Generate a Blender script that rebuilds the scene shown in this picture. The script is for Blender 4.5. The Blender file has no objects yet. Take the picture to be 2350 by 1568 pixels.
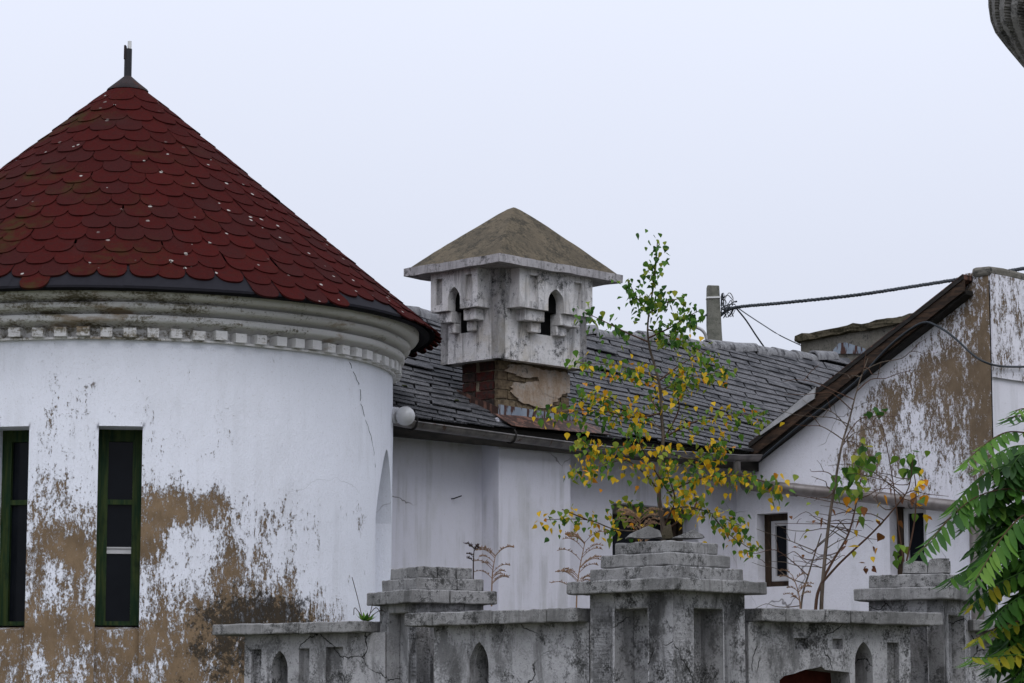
import bpy, bmesh, math, random
from math import sin, cos, tan, pi, radians, atan2, sqrt
from mathutils import Vector, Matrix, noise
from mathutils.geometry import tessellate_polygon
V = Vector
random.seed(11)
S = bpy.context.scene
COL = S.collection

# ------------------------------------------------------------------ camera
F_PX, CX, CY = 6240.0, 1175.0, 784.0           # focal length / centre of the picture in 2350 px units
TILT = math.atan(866.0 / F_PX)
EYE = V((0, 0, 1.6))
cam_d = bpy.data.cameras.new('camera')
cam_d.sensor_width = 36.0
cam_d.lens = F_PX / 2350.0 * 36.0
cam_d.clip_end = 2000
cam = bpy.data.objects.new('camera', cam_d)
cam.location = EYE
cam.rotation_euler = (pi / 2 + TILT, 0, 0)
COL.objects.link(cam)
S.camera = cam
S.view_settings.view_transform = 'Standard'
S.view_settings.look = 'None'
S.view_settings.exposure = 0.0
S.view_settings.gamma = 1.0
S.cycles.use_denoising = True
S.cycles.max_bounces = 6

# ------------------------------------------------------------------ sky and sun (overcast)
SUN_EL, SUN_AZ = radians(52), radians(14)      # azimuth of the bright part of the cloud, behind the camera
w = bpy.data.worlds.new('World'); S.world = w; w.use_nodes = True
wn = w.node_tree; wn.nodes.clear()
def wnode(t, **k):
    n = wn.nodes.new(t)
    for a, b in k.items(): setattr(n, a, b)
    return n
sky = wnode('ShaderNodeTexSky', sky_type='NISHITA', sun_disc=False, sun_elevation=SUN_EL, sun_rotation=pi + SUN_AZ)
sky.air_density = 1.0; sky.dust_density = 4.0
tcw = wnode('ShaderNodeTexCoord'); sep = wnode('ShaderNodeSeparateXYZ')
wn.links.new(tcw.outputs['Generated'], sep.inputs[0])
mx = wnode('ShaderNodeMath', operation='MAXIMUM'); wn.links.new(sep.outputs[2], mx.inputs[0]); mx.inputs[1].default_value = 0.0
ma = wnode('ShaderNodeMath', operation='MULTIPLY_ADD'); wn.links.new(mx.outputs[0], ma.inputs[0]); ma.inputs[1].default_value = 1.7; ma.inputs[2].default_value = 1.0
cn = wnode('ShaderNodeTexNoise'); cn.inputs['Scale'].default_value = 1.6; cn.inputs['Detail'].default_value = 5
wn.links.new(tcw.outputs['Generated'], cn.inputs['Vector'])
cm = wnode('ShaderNodeMapRange'); wn.links.new(cn.outputs[0], cm.inputs[0])
cm.inputs[1].default_value = 0.3; cm.inputs[2].default_value = 0.7; cm.inputs[3].default_value = 0.97; cm.inputs[4].default_value = 1.03
mm = wnode('ShaderNodeMath', operation='MULTIPLY'); wn.links.new(ma.outputs[0], mm.inputs[0]); wn.links.new(cm.outputs[0], mm.inputs[1])
vs = wnode('ShaderNodeVectorMath', operation='SCALE'); vs.inputs[0].default_value = (5.98, 6.30, 7.32); wn.links.new(mm.outputs[0], vs.inputs[3])
mixw = wnode('ShaderNodeMix', data_type='RGBA'); mixw.inputs[0].default_value = 0.93
wn.links.new(sky.outputs[0], mixw.inputs[6]); wn.links.new(vs.outputs[0], mixw.inputs[7])
bg = wnode('ShaderNodeBackground'); bg.inputs[1].default_value = 0.1; wn.links.new(mixw.outputs[2], bg.inputs[0])
wo = wnode('ShaderNodeOutputWorld'); wn.links.new(bg.outputs[0], wo.inputs[0])
sd = bpy.data.lights.new('sun', 'SUN'); sd.energy = 1.0; sd.angle = radians(35); sd.color = (1.0, 0.985, 0.97)
so = bpy.data.objects.new('sun', sd); COL.objects.link(so)
sdir = V((sin(SUN_AZ) * cos(SUN_EL), -cos(SUN_AZ) * cos(SUN_EL), sin(SUN_EL)))
so.rotation_euler = sdir.to_track_quat('Z', 'Y').to_euler(); so.location = sdir * 60

# ------------------------------------------------------------------ survey helpers: sight lines of the camera station
def ray(u, v):
    a = (u - CX) / F_PX; b = (CY - v) / F_PX
    return V((a, cos(TILT) - b * sin(TILT), sin(TILT) + b * cos(TILT)))
def at(u, v, y):
    r = ray(u, v); return EYE + r * (y / r.y)
def onpl(u, v, p, n):
    r = ray(u, v); return EYE + r * ((p - EYE).dot(n) / r.dot(n))
def zat(u, v, dist):
    r = ray(u, v); return EYE.z + r.z / sqrt(r.x ** 2 + r.y ** 2) * dist
def xyz(x, y, z): return V((x, y, z))

# ------------------------------------------------------------------ materials
def mat(name): 
    m = bpy.data.materials.new(name); m.use_nodes = True
    nt = m.node_tree; nt.nodes.clear()
    return m, nt
class G:
    def __init__(s, nt): s.nt = nt
    def n(s, t, out=0, ins=None, **k):
        nd = s.nt.nodes.new('ShaderNode' + t)
        for a, b in k.items(): setattr(nd, a, b)
        for key, val in (ins or {}).items():
            sock = nd.inputs[key]
            if isinstance(val, bpy.types.NodeSocket): s.nt.links.new(val, sock)
            else:
                if sock.type == 'RGBA' and not isinstance(val, (int, float)) and len(val) == 3: val = (*val, 1)
                sock.default_value = val
        return nd.outputs[out]
    def pos(s): return s.n('NewGeometry')
    def scale(s, v, sc): return s.n('VectorMath', 0, {0: v, 1: sc}, operation='MULTIPLY')
    def noise(s, v, sc, det=6, rough=.6, dist=0): return s.n('TexNoise', 0, {'Vector': v, 'Scale': sc, 'Detail': det, 'Roughness': rough, 'Distortion': dist})
    def m(s, op, a, b=0.0, c=None): 
        i = {0: a, 1: b}
        if c is not None: i[2] = c
        return s.n('Math', 0, i, operation=op)
    def ss(s, v, lo, hi, a=0.0, b=1.0): return s.n('MapRange', 0, {0: v, 1: lo, 2: hi, 3: a, 4: b}, interpolation_type='SMOOTHSTEP')
    def mix(s, f, a, b): return s.n('Mix', 2, {0: f, 6: a, 7: b}, data_type='RGBA')
    def attr(s, nm): return s.n('Attribute', 2, None, attribute_name=nm)
    def rnd(s): return s.n('ObjectInfo', 'Random')
    def voro(s, v, sc, out=0, **k): return s.n('TexVoronoi', out, {'Vector': v, 'Scale': sc}, **k)
    def bump(s, h, st=.5, d=.01, nrm=None):
        i = {'Strength': st, 'Distance': d, 'Height': h}
        if nrm: i['Normal'] = nrm
        return s.n('Bump', 0, i)
    def out(s, col, rough=.85, bump=None, metal=0.0, spec=.3, transl=None):
        i = {'Base Color': col, 'Roughness': rough, 'Metallic': metal, 'Specular IOR Level': spec}
        if bump is not None: i['Normal'] = bump
        sh = s.n('BsdfPrincipled', 0, i)
        if transl:
            t = s.n('BsdfTranslucent', 0, {'Color': transl[1]})
            sh = s.n('MixShader', 0, {0: transl[0], 1: sh, 2: t})
        s.nt.links.new(sh, s.n('OutputMaterial', 0, None).node.inputs[0]) if False else None
        o = s.nt.nodes.new('ShaderNodeOutputMaterial'); s.nt.links.new(sh, o.inputs[0])

def crack_mask(g, P, sc, width, thr):
    d = g.n('TexNoise', 1, {'Vector': P, 'Scale': sc * 2.5, 'Detail': 4})
    pv = g.n('VectorMath', 0, {0: P, 1: g.n('VectorMath', 0, {0: d, 'Scale': .35 / sc}, operation='SCALE')}, operation='ADD')
    e = g.voro(pv, sc, 0, feature='DISTANCE_TO_EDGE')
    line = g.ss(e, 0.0, width, 1.0, 0.0)
    return g.m('MULTIPLY', line, g.ss(g.noise(P, sc * .8, 2), thr, thr + .05))

def limewash(name, brown=(.245, .172, .105), white=(.80, .82, .885), grime=.13, cracks=True):
    m, nt = mat(name); g = G(nt); P = g.pos()
    st = g.scale(P, (7, 7, 2.6))
    nA = g.noise(st, 1.0, 8, .62); nB = g.noise(g.scale(P, (1, 1, .45)), 30, 8, .78); nC = g.noise(P, 1.7, 4)
    nD = g.noise(g.scale(P, (1, 1, .7)), 72, 5, .8)
    val = g.m('ADD', g.attr('peel'), g.m('ADD', g.m('MULTIPLY_ADD', nA, 1.7, -.85), g.m('ADD', g.m('MULTIPLY_ADD', nB, 2.5, -1.25), g.m('MULTIPLY_ADD', nD, 1.7, -.85))))
    mask = g.ss(val, .36, .64)
    vm = g.m('ADD', g.attr('mould'), g.m('ADD', g.m('MULTIPLY_ADD', g.noise(P, 9, 9, .7), 2.2, -1.1), g.m('MULTIPLY_ADD', g.noise(P, 45, 5, .8), 1.8, -.9)))
    mould = g.ss(vm, .42, .72)
    streak = g.noise(g.scale(P, (9, 9, .55)), 1.0, 6, .6)
    dirt = g.m('MULTIPLY', g.ss(streak, .46, .66), g.ss(nC, .40, .62))
    wcol = g.mix(g.m('MULTIPLY', dirt, grime), white, (.33, .33, .32))
    wcol = g.mix(g.ss(g.noise(g.scale(P, (1, 1, .5)), 3.1, 6, .6), .5, .68, 0, grime * .9), wcol, (.52, .52, .53))
    wcol = g.mix(g.ss(g.noise(P, 60, 3, .8), .58, .7, 0, .4), wcol, (.45, .43, .40))
    bcol = g.mix(g.ss(g.noise(P, 5, 6), .3, .75), brown, tuple(c * .62 for c in brown))
    bcol = g.mix(g.ss(nB, .5, .66, 0, .5), bcol, tuple(c * .5 for c in brown))
    col = g.mix(mask, wcol, bcol)
    col = g.mix(g.m('MULTIPLY', mould, .85), col, (.026, .024, .020))
    h = g.m('ADD', g.m('MULTIPLY', mask, -.6), g.m('ADD', g.m('MULTIPLY', nB, .7), g.m('MULTIPLY', g.noise(P, 110, 3), .25)))
    if cracks:
        ck = crack_mask(g, P, .55, .004, .56)
        col = g.mix(g.m('MULTIPLY', ck, .75), col, (.08, .07, .06))
    g.out(col, .92, g.bump(h, .8, .016), spec=.12)
    return m

def concrete(name, light=(.40, .395, .40), dark=(.17, .168, .165), lich=(.03, .03, .028), amt=.5, scale=1.0, streak=.5, cracks=.0, crack_sc=1.3, tint=None, zone=0.0):
    m, nt = mat(name); g = G(nt); P = g.pos()
    n1 = g.noise(P, 2.6 * scale, 6, .6); n2 = g.noise(P, 13 * scale, 8, .7); n3 = g.noise(P, 70 * scale, 5, .75); n4 = g.noise(P, 190, 2, .6)
    stn = g.noise(g.scale(P, (8 * scale, 8 * scale, 2.0)), 1.0, 8, .68, .7)
    col = g.mix(g.ss(g.m('MULTIPLY_ADD', n1, .6, g.m('MULTIPLY', n2, .4)), .40, .60), dark, light)
    if tint: col = g.mix(g.ss(g.noise(P, 4.1, 5), .5, .68, 0, .7), col, tint)
    col = g.mix(g.ss(n3, .3, .72, 0, .4), col, tuple(min(1, c * 1.45) for c in light))
    lm = g.m('ADD', g.m('MULTIPLY', n2, 1.1), g.m('ADD', g.m('MULTIPLY', n3, .7), g.m('MULTIPLY', n1, 1.0)))
    col = g.mix(g.ss(lm, 1.60 - .42 * amt, 1.90 - .38 * amt, 0, .92), col, lich)
    col = g.mix(g.m('MULTIPLY', g.ss(g.m('MULTIPLY_ADD', n3, .25, stn), .60, .76), streak), col, tuple(c * 1.3 for c in lich))
    if zone:
        zn = g.m('ADD', g.noise(g.scale(P, (1, 1, .7)), 3.3, 7, .66, .5), g.m('MULTIPLY_ADD', n3, .5, -.25))
        col = g.mix(g.m('MULTIPLY', g.ss(zn, .47, .60), zone), col, tuple(c * 1.2 for c in lich))
    pit = g.ss(g.voro(P, 75), .0, .22, 1, 0)
    pit = g.m('MULTIPLY', pit, g.ss(g.noise(P, 16, 2), .5, .62))
    col = g.mix(g.m('MULTIPLY', pit, .7), col, lich)
    h = g.m('ADD', g.m('MULTIPLY', n2, .6), g.m('ADD', g.m('MULTIPLY', n3, .5), g.m('ADD', g.m('MULTIPLY', n4, .25), g.m('MULTIPLY', pit, -.5))))
    if cracks:
        ck = crack_mask(g, P, crack_sc, .008, 1 - cracks)
        col = g.mix(ck, col, (.012, .012, .01)); h = g.m('ADD', h, g.m('MULTIPLY', ck, -1.2))
    g.out(col, .95, g.bump(h, .75, .012), spec=.12)
    return m

def wood(name, a, b, grain_axis=(1, 1, 1), rough=.7):
    m, nt = mat(name); g = G(nt); P = g.pos()
    gr = g.noise(g.scale(P, grain_axis), 1.0, 7, .65, .6)
    col = g.mix(g.ss(gr, .35, .68), a, b)
    col = g.mix(g.ss(g.noise(P, 6, 5), .55, .75, 0, .6), col, tuple(c * .35 for c in a))
    g.out(col, rough, g.bump(gr, .6, .008), spec=.2)
    return m

def metal(name, a, b, rust=None, rough=.5, met=.6, amt=.5):
    m, nt = mat(name); g = G(nt); P = g.pos()
    n1 = g.noise(P, 5, 7, .65)
    col = g.mix(g.ss(n1, .35, .65), a, b)
    if rust:
        rs = g.noise(g.scale(P, (16, 16, 3)), 1.0, 6, .6)
        f = g.ss(rs, .62 - amt * .25, .68 - amt * .25)
        col = g.mix(f, col, g.mix(g.noise(P, 22, 5), rust, tuple(c * .3 for c in rust)))
        met = g.m('MULTIPLY_ADD', f, -met, met)
    g.out(col, rough, g.bump(n1, .15, .01), metal=met, spec=.4)
    return m

def plain(name, c, rough=.6, spec=.3, met=0.0, var=.3, sc=20):
    m, nt = mat(name); g = G(nt); P = g.pos()
    col = g.mix(g.noise(P, sc, 5), tuple(x * (1 - var) for x in c), tuple(min(1, x * (1 + var)) for x in c))
    g.out(col, rough, None, metal=met, spec=spec)
    return m

def shingle_mat():
    m, nt = mat('red_bitumen'); g = G(nt); P = g.pos(); r = g.rnd()
    col = g.mix(r, (.038, .0066, .0060), (.050, .0073, .0064))
    col = g.mix(g.ss(g.m('FRACT', g.m('MULTIPLY', r, 7.3)), .74, .82, 0, .6), col, (.032, .0105, .0102))
    col = g.mix(g.ss(g.noise(P, 26, 6, .8), .46, .62, 0, .55), col, (.030, .0105, .0095))
    col = g.mix(g.ss(g.noise(P, 90, 4, .8), .5, .66, 0, .5), col, (.072, .018, .016))
    col = g.mix(g.ss(g.noise(P, 320, 2, .8), .52, .7, 0, .5), col, (.012, .006, .006))
    moss = g.m('MULTIPLY', g.ss(g.noise(P, 1.5, 6, .6), .5, .66), g.ss(g.noise(P, 10, 6, .7), .38, .62))
    px = g.n('SeparateXYZ', 0, {0: P})
    moss = g.m('MULTIPLY', moss, g.ss(px, -4.1, -2.6, .95, .15))
    col = g.mix(moss, col, (.036, .024, .009))
    col = g.mix(g.ss(g.noise(P, 2.3, 5), .55, .75, 0, .5), col, (.035, .014, .013))
    jit = g.n('VectorMath', 0, {0: P, 1: g.scale(g.n('TexNoise', 1, {'Vector': P, 'Scale': 40.0}), (.02, .02, .02))}, operation='ADD')
    vd = g.voro(jit, 7.5); vc = g.n('SeparateColor', 0, {0: g.voro(jit, 7.5, 1)})
    spot = g.m('MULTIPLY', g.ss(vd, .10, .145, 1, 0), g.ss(vc, .42, .44))
    spot = g.m('MULTIPLY', spot, g.ss(g.noise(P, .9, 3), .40, .52))
    col = g.mix(g.m('MULTIPLY', spot, .85), col, (.38, .36, .33))
    h = g.m('ADD', g.noise(P, 260, 3, .8), g.m('MULTIPLY', g.noise(P, 14, 3), .8))
    g.out(col, 1.0, g.bump(h, .5, .006), spec=.03)
    return m

def slate_mat():
    m, nt = mat('fibre_slate'); g = G(nt); P = g.pos(); r = g.rnd()
    col = g.mix(r, (.020, .0215, .025), (.060, .060, .064))
    col = g.mix(g.ss(g.noise(P, 15, 6, .75), .5, .62, 0, .55), col, (.11, .11, .115))
    sp = g.noise(P, 46, 6, .8)
    col = g.mix(g.ss(sp, .48, .62, 0, .5), col, (.15, .147, .15))
    col = g.mix(g.ss(g.noise(P, 75, 4, .85), .53, .60, 0, .75), col, (.25, .245, .25))
    col = g.mix(g.ss(g.noise(g.n('VectorMath', 0, {0: P, 1: (7.0, 3.0, 1.0)}, operation='ADD'), 75, 4, .85), .52, .60, 0, .7), col, (.018, .018, .021))
    col = g.mix(g.ss(g.noise(P, 4, 6, .65), .46, .62, 0, .8), col, (.020, .021, .024))
    col = g.mix(g.ss(g.noise(P, 7.5, 5), .66, .76, 0, .5), col, (.06, .055, .02))
    g.out(col, .86, g.bump(g.m('ADD', sp, g.noise(P, 10, 4)), .5, .008), spec=.25)
    return m

def leaf_mat(name, c, c2, tr=.35):
    m, nt = mat(name); g = G(nt); P = g.pos()
    f = g.noise(P, 17, 3); f2 = g.m('ADD', g.m('MULTIPLY', f, .6), g.m('MULTIPLY', g.rnd(), .5))
    col = g.mix(g.ss(f2, .25, .85), c, c2)
    col = g.mix(g.ss(g.noise(P, 70, 4), .66, .75, 0, .5), col, tuple(x * .3 for x in c))
    g.out(col, .55, None, spec=.16, transl=(tr, col))
    return m

def brick_mat(nm, c1, c2, c3):
    m, nt = mat(nm); g = G(nt); P = g.pos(); r = g.rnd()
    col = g.mix(r, c1, c2)
    col = g.mix(g.ss(g.noise(P, 18, 6, .7), .44, .6, 0, .85), col, c3)
    g.out(col, .95, g.bump(g.noise(P, 40, 6, .75), .9, .015), spec=.1)
    return m

def fade_paint():
    m, nt = mat('grubby_moulding'); g = G(nt); P = g.pos()
    hz = g.scale(P, (3.2, 3.2, 14))
    n1 = g.noise(hz, 1.0, 8, .68); n2 = g.noise(P, 38, 6, .75); n0 = g.noise(P, .8, 3)
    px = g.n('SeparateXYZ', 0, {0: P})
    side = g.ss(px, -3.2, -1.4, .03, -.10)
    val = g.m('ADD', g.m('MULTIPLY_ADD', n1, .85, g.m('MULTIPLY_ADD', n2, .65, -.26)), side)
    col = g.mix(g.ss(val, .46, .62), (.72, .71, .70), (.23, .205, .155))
    col = g.mix(g.ss(g.noise(g.scale(P, (2, 2, 5)), 1.0, 6, .6), .56, .68, 0, .75), col, (.30, .205, .115))
    col = g.mix(g.ss(g.m('ADD', val, n0), 1.10, 1.25, 0, .55), col, (.06, .055, .04))
    g.out(col, .93, g.bump(g.m('ADD', n1, n2), .6, .01), spec=.12)
    return m

M = {}
M['lime'] = limewash('peeling_limewash')
M['lime2'] = limewash('peeling_limewash_gable', brown=(.225, .165, .108), white=(.82, .815, .87), grime=.22)
M['wall'] = limewash('greyed_limewash', white=(.645, .64, .70), grime=.5)
M['mould'] = fade_paint()
M['conc'] = concrete('fence_concrete', (.52, .515, .525), (.22, .217, .217), amt=.62, streak=.5, cracks=.5, crack_sc=1.7, zone=.60)
M['conc_flat'] = concrete('coping_concrete', (.37, .365, .36), (.165, .162, .158), amt=.66, streak=.35, scale=2.0, zone=.42)
M['chim'] = concrete('chimney_render', (.74, .72, .725), (.45, .43, .415), amt=.57, streak=.48, scale=1.3, tint=(.40, .35, .28))
M['chim_roof'] = concrete('chimney_roof_render', (.175, .142, .095), (.088, .072, .050), lich=(.034, .031, .024), amt=.82, streak=.4, scale=2.2, zone=.35)
M['slab'] = concrete('chimney_slab', (.46, .44, .445), (.25, .24, .245), amt=.55, streak=.4, scale=2)
M['old'] = concrete('rough_old_concrete', (.22, .205, .175), (.08, .075, .06), amt=.6, scale=1.6, streak=.2)
M['mossy'] = concrete('mossy_aggregate', (.16, .13, .09), (.035, .032, .02), lich=(.012, .013, .006), amt=.9, scale=2.2, streak=.1)
M['post'] = concrete('post_concrete', (.20, .195, .165), (.085, .088, .072), amt=.45, scale=1.5, streak=.35)
M['dark_stone'] = concrete('dark_carved_stone', (.17, .16, .14), (.06, .056, .048), amt=.7, scale=1.2, streak=.3)
M['carved'] = concrete('carved_stone', (.30, .29, .275), (.09, .085, .075), amt=.62, scale=1.2, streak=.3)
M['shingle'] = shingle_mat()
M['felt'] = plain('black_roofing_felt', (.014, .0135, .017), .9, .1)
M['slate'] = slate_mat()
M['ridge'] = concrete('ridge_tile', (.30, .30, .305), (.10, .10, .105), lich=(.03, .03, .033), amt=.6, scale=2.0, streak=.5)
M['green'] = wood('green_painted_wood', (.006, .026, .010), (.040, .058, .015), (30, 30, 2.2))
M['verge'] = wood('weathered_dark_wood', (.016, .011, .008), (.068, .040, .024), (5, 5, 34))
M['darkwood'] = wood('dark_fascia_wood', (.013, .012, .011), (.03, .026, .022), (3, 3, 20))
M['brown_frame'] = wood('dark_brown_frame', (.02, .013, .009), (.05, .032, .02), (14, 14, 3))
M['white_frame'] = plain('greyed_white_frame', (.55, .55, .56), .5, .3, var=.12)
def glass():
    m, nt = mat('dark_window_glass'); g = G(nt); P = g.pos()
    col = g.mix(g.noise(P, 5, 4), (.003, .004, .006), (.010, .012, .016))
    g.out(col, g.ss(g.noise(P, 14, 4), .3, .7, .05, .16), g.bump(g.noise(P, 3, 2), .05, .01), spec=.10)
    return m
M['glass'] = glass()
M['dark'] = plain('dark_interior', (.008, .008, .008), .95, .0)
M['gutter'] = metal('dull_gutter_metal', (.10, .095, .092), (.20, .185, .175), (.10, .05, .03), .45, .55, .05)
M['pipe'] = metal('brownish_drain_metal', (.17, .145, .13), (.26, .235, .22), None, .4, .5)
M['tin'] = metal('grey_tin', (.33, .33, .33), (.45, .45, .45), None, .6, .25)
M['rust'] = metal('rusted_sheet', (.10, .045, .03), (.17, .085, .06), (.05, .022, .014), .75, .15, .8)
M['flash'] = metal('blue_painted_flashing', (.17, .205, .25), (.24, .275, .32), (.075, .025, .014), .65, .1, .6)
M['cap'] = metal('rusty_cone_cap', (.014, .009, .009), (.026, .017, .017), (.05, .014, .008), .95, .0, .3)
M['blackpipe'] = plain('black_painted_pipe', (.012, .011, .013), .5, .3)
M['whitetube'] = plain('white_tube', (.6, .6, .58), .5, .3, sc=60)
M['cable'] = plain('black_cable', (.022, .028, .034), .5, .35)
M['brick'] = brick_mat('sooty_red_brick', (.085, .020, .016), (.055, .045, .040), (.035, .031, .028))
M['brick2'] = brick_mat('ochre_washed_brick', (.15, .112, .070), (.20, .155, .10), (.08, .058, .040))
M['mortar'] = concrete('lime_mortar', (.30, .25, .18), (.16, .13, .09), amt=.3, scale=2)
M['plaster'] = concrete('peeling_plaster', (.40, .35, .30), (.24, .16, .095), amt=.38, scale=2.2, streak=.2, tint=(.25, .16, .085))
M['redbrick'] = plain('red_brick_core', (.075, .018, .012), .95, .1, var=.7)
M['bark'] = wood('grey_brown_bark', (.05, .038, .028), (.14, .11, .085), (30, 30, 6), .9)
M['twig'] = plain('red_brown_twig', (.075, .042, .028), .8, .1)
M['dry'] = plain('dried_weed', (.21, .135, .085), .9, .1, var=.4)
M['dryd'] = plain('dark_dried_weed', (.05, .035, .03), .9, .1, var=.4)
M['globe'] = plain('frosted_globe_glass', (.52, .52, .52), .18, .5, var=.1, sc=8)
M['L0'] = leaf_mat('leaf_deep_green', (.030, .085, .016), (.055, .125, .022))
M['L1'] = leaf_mat('leaf_green', (.070, .165, .022), (.14, .23, .030))
M['L2'] = leaf_mat('leaf_yellow_green', (.17, .23, .028), (.30, .29, .030))
M['L3'] = leaf_mat('leaf_yellow', (.60, .38, .018), (.72, .50, .03))
M['L4'] = leaf_mat('leaf_orange', (.50, .20, .012), (.56, .27, .015))
M['L5'] = leaf_mat('leaf_brown', (.09, .035, .016), (.2, .08, .02))
M['S0'] = leaf_mat('pinnate_leaf_dark', (.015, .055, .009), (.028, .082, .012), .22)
M['S1'] = leaf_mat('pinnate_leaf_green', (.034, .105, .013), (.062, .15, .018), .3)
M['S2'] = leaf_mat('pinnate_leaf_light', (.075, .185, .024), (.13, .24, .036), .33)
M['S3'] = leaf_mat('pinnate_leaf_yellowing', (.17, .22, .02), (.32, .27, .02), .35)
def ground_mat():
    m, nt = mat('weedy_ground'); g = G(nt); P = g.pos()
    col = g.mix(g.ss(g.noise(P, .8, 8), .4, .6), (.05, .07, .025), (.12, .10, .075))
    g.out(col, 1.0, g.bump(g.noise(P, 9, 6), .6, .03), spec=.1)
    return m
M['ground'] = ground_mat()
M['moss'] = plain('dark_moss', (.028, .034, .010), 1.0, .05, var=.6, sc=60)

# ------------------------------------------------------------------ object helpers
WM = {}
def link(name, data, parent=None, world=None):
    o = bpy.data.objects.new(name, data); COL.objects.link(o)
    world = world or Matrix.Identity(4)
    if parent is not None:
        o.parent = parent; o.matrix_parent_inverse = WM[parent].inverted()
    o.matrix_basis = world
    WM[o] = world
    return o
def meshdata(name, vs, fs, m, smooth=None):
    me = bpy.data.meshes.new(name); me.from_pydata([tuple(v) for v in vs], [], fs)
    if m is not None:
        for x in (m if isinstance(m, list) else [m]): me.materials.append(M[x])
    if smooth is not None:
        me.polygons.foreach_set('use_smooth', [True] * len(me.polygons))
        if smooth < 179: me.set_sharp_from_angle(angle=radians(smooth))
    me.update()
    return me
def obj(name, vs, fs, m, parent=None, smooth=None, world=None):
    return link(name, meshdata(name, vs, fs, m, smooth), parent, world)
def tag(o, label=None, cat=None, group=None, kind=None):
    if label: o['label'] = label
    if cat: o['category'] = cat
    if group: o['group'] = group
    if kind: o['kind'] = kind
    return o
def thing(name, loc, label, cat, group=None):
    o = link(name, None, None, Matrix.Translation(loc)); o.empty_display_size = .2
    return tag(o, label, cat, group)
class B:
    """collects shapes of ONE piece"""
    def __init__(s): s.v = []; s.f = []
    def add(s, vs, fs):
        k = len(s.v); s.v += [V(x) for x in vs]; s.f += [tuple(i + k for i in f) for f in fs]; return s
    def prism(s, base, h):           # base: list of points, h: vector
        n = len(base); base = [V(b) for b in base]
        return s.add(base + [b + h for b in base], [tuple(range(n))[::-1], tuple(range(n, 2 * n))] + [(i, (i + 1) % n, (i + 1) % n + n, i + n) for i in range(n)])
    def box(s, o, a, b, c):
        return s.prism([o, o + a, o + a + b, o + b], c)
    def tube(s, pts, rad, seg=8, cap=True):
        pts = [V(p) for p in pts]; n = len(pts)
        if isinstance(rad, (int, float)): rad = [rad] * n
        k = len(s.v); up = V((.13, .21, .97)); prev = None
        for i, p in enumerate(pts):
            t = (pts[min(i + 1, n - 1)] - pts[max(i - 1, 0)])
            if t.length < 1e-9: t = V((0, 0, 1))
            t.normalize()
            a = (prev - t * prev.dot(t)) if prev is not None else t.cross(up if abs(t.dot(up)) < .95 else V((1, 0, 0)))
            a.normalize(); prev = a; b = t.cross(a)
            for j in range(seg):
                q = 2 * pi * j / seg
                s.v.append(p + (a * cos(q) + b * sin(q)) * rad[i])
        for i in range(n - 1):
            for j in range(seg):
                s.f.append((k + i * seg + j, k + i * seg + (j + 1) % seg, k + (i + 1) * seg + (j + 1) % seg, k + (i + 1) * seg + j))
        if cap:
            s.f.append(tuple(k + j for j in range(seg))[::-1]); s.f.append(tuple(k + (n - 1) * seg + j for j in range(seg)))
        return s
    def lathe(s, prof, c, seg=48, a0=0, a1=2 * pi):
        k = len(s.v); full = abs(a1 - a0 - 2 * pi) < 1e-6; m_ = len(prof); cols = seg if full else seg + 1
        for i in range(cols):
            a = a0 + (a1 - a0) * i / seg
            for r, z in prof: s.v.append(V((c.x + r * cos(a), c.y + r * sin(a), z)))
        for i in range(seg):
            j = (i + 1) % cols
            for q in range(m_ - 1):
                s.f.append((k + i * m_ + q, k + j * m_ + q, k + j * m_ + q + 1, k + i * m_ + q + 1))
        return s
    def plate(s, outline, holes, o, ax, up, nrm, depth):
        """flat slab in the frame (o, ax, up): front face at o, thickness against nrm; holes are open loops with reveals"""
        loops = [outline] + holes
        pts = [p for lp in loops for p in lp]
        tri = tessellate_polygon([[V((x, y, 0)) for x, y in lp] for lp in loops])
        k = len(s.v); n = len(pts)
        fr = [o + ax * x + up * y for x, y in pts]
        s.v += fr + [p - nrm * depth for p in fr]
        for a, b, c in tri:
            nn = (fr[b] - fr[a]).cross(fr[c] - fr[a])
            if nn.dot(nrm) < 0: b, c = c, b
            s.f.append((k + a, k + b, k + c)); s.f.append((k + n + a, k + n + c, k + n + b))
        q = 0
        for lp in loops:
            L = len(lp)
            for i in range(L):
                a, b = q + i, q + (i + 1) % L
                s.f.append((k + a, k + b, k + n + b, k + n + a))
            q += L
        return s
    def fix(s):
        bm = bmesh.new(); vv = [bm.verts.new(v) for v in s.v]
        for f in s.f:
            try: bm.faces.new([vv[i] for i in f])
            except ValueError: pass
        bmesh.ops.recalc_face_normals(bm, faces=bm.faces[:])
        bm.verts.index_update()
        s.v = [v.co.copy() for v in bm.verts]; s.f = [tuple(v.index for v in f.verts) for f in bm.faces]; bm.free(); return s
    def rough(s, amp, sc=4, cut=None, seed=0):
        """uneven, worn surface: subdivide long edges and push points about"""
        bm = bmesh.new(); vv = [bm.verts.new(v) for v in s.v]
        for f in s.f:
            try: bm.faces.new([vv[i] for i in f])
            except ValueError: pass
        bmesh.ops.recalc_face_normals(bm, faces=bm.faces[:])
        if cut:
            for _ in range(4):
                es = [e for e in bm.edges if e.calc_length() > cut]
                if not es: break
                bmesh.ops.subdivide_edges(bm, edges=es, cuts=1, use_grid_fill=True)
            bmesh.ops.triangulate(bm, faces=[f for f in bm.faces if len(f.verts) > 4])
        bm.normal_update()
        for v in bm.verts:
            p = v.co * sc + V((seed * 3.1, seed * 1.7, 0))
            d = noise.noise_vector(p) * amp + noise.noise_vector(p * 3.7) * amp * .45
            v.co += d
        bm.verts.index_update()
        s.v = [v.co.copy() for v in bm.verts]; s.f = [tuple(v.index for v in f.verts) for f in bm.faces]; bm.free(); return s
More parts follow.
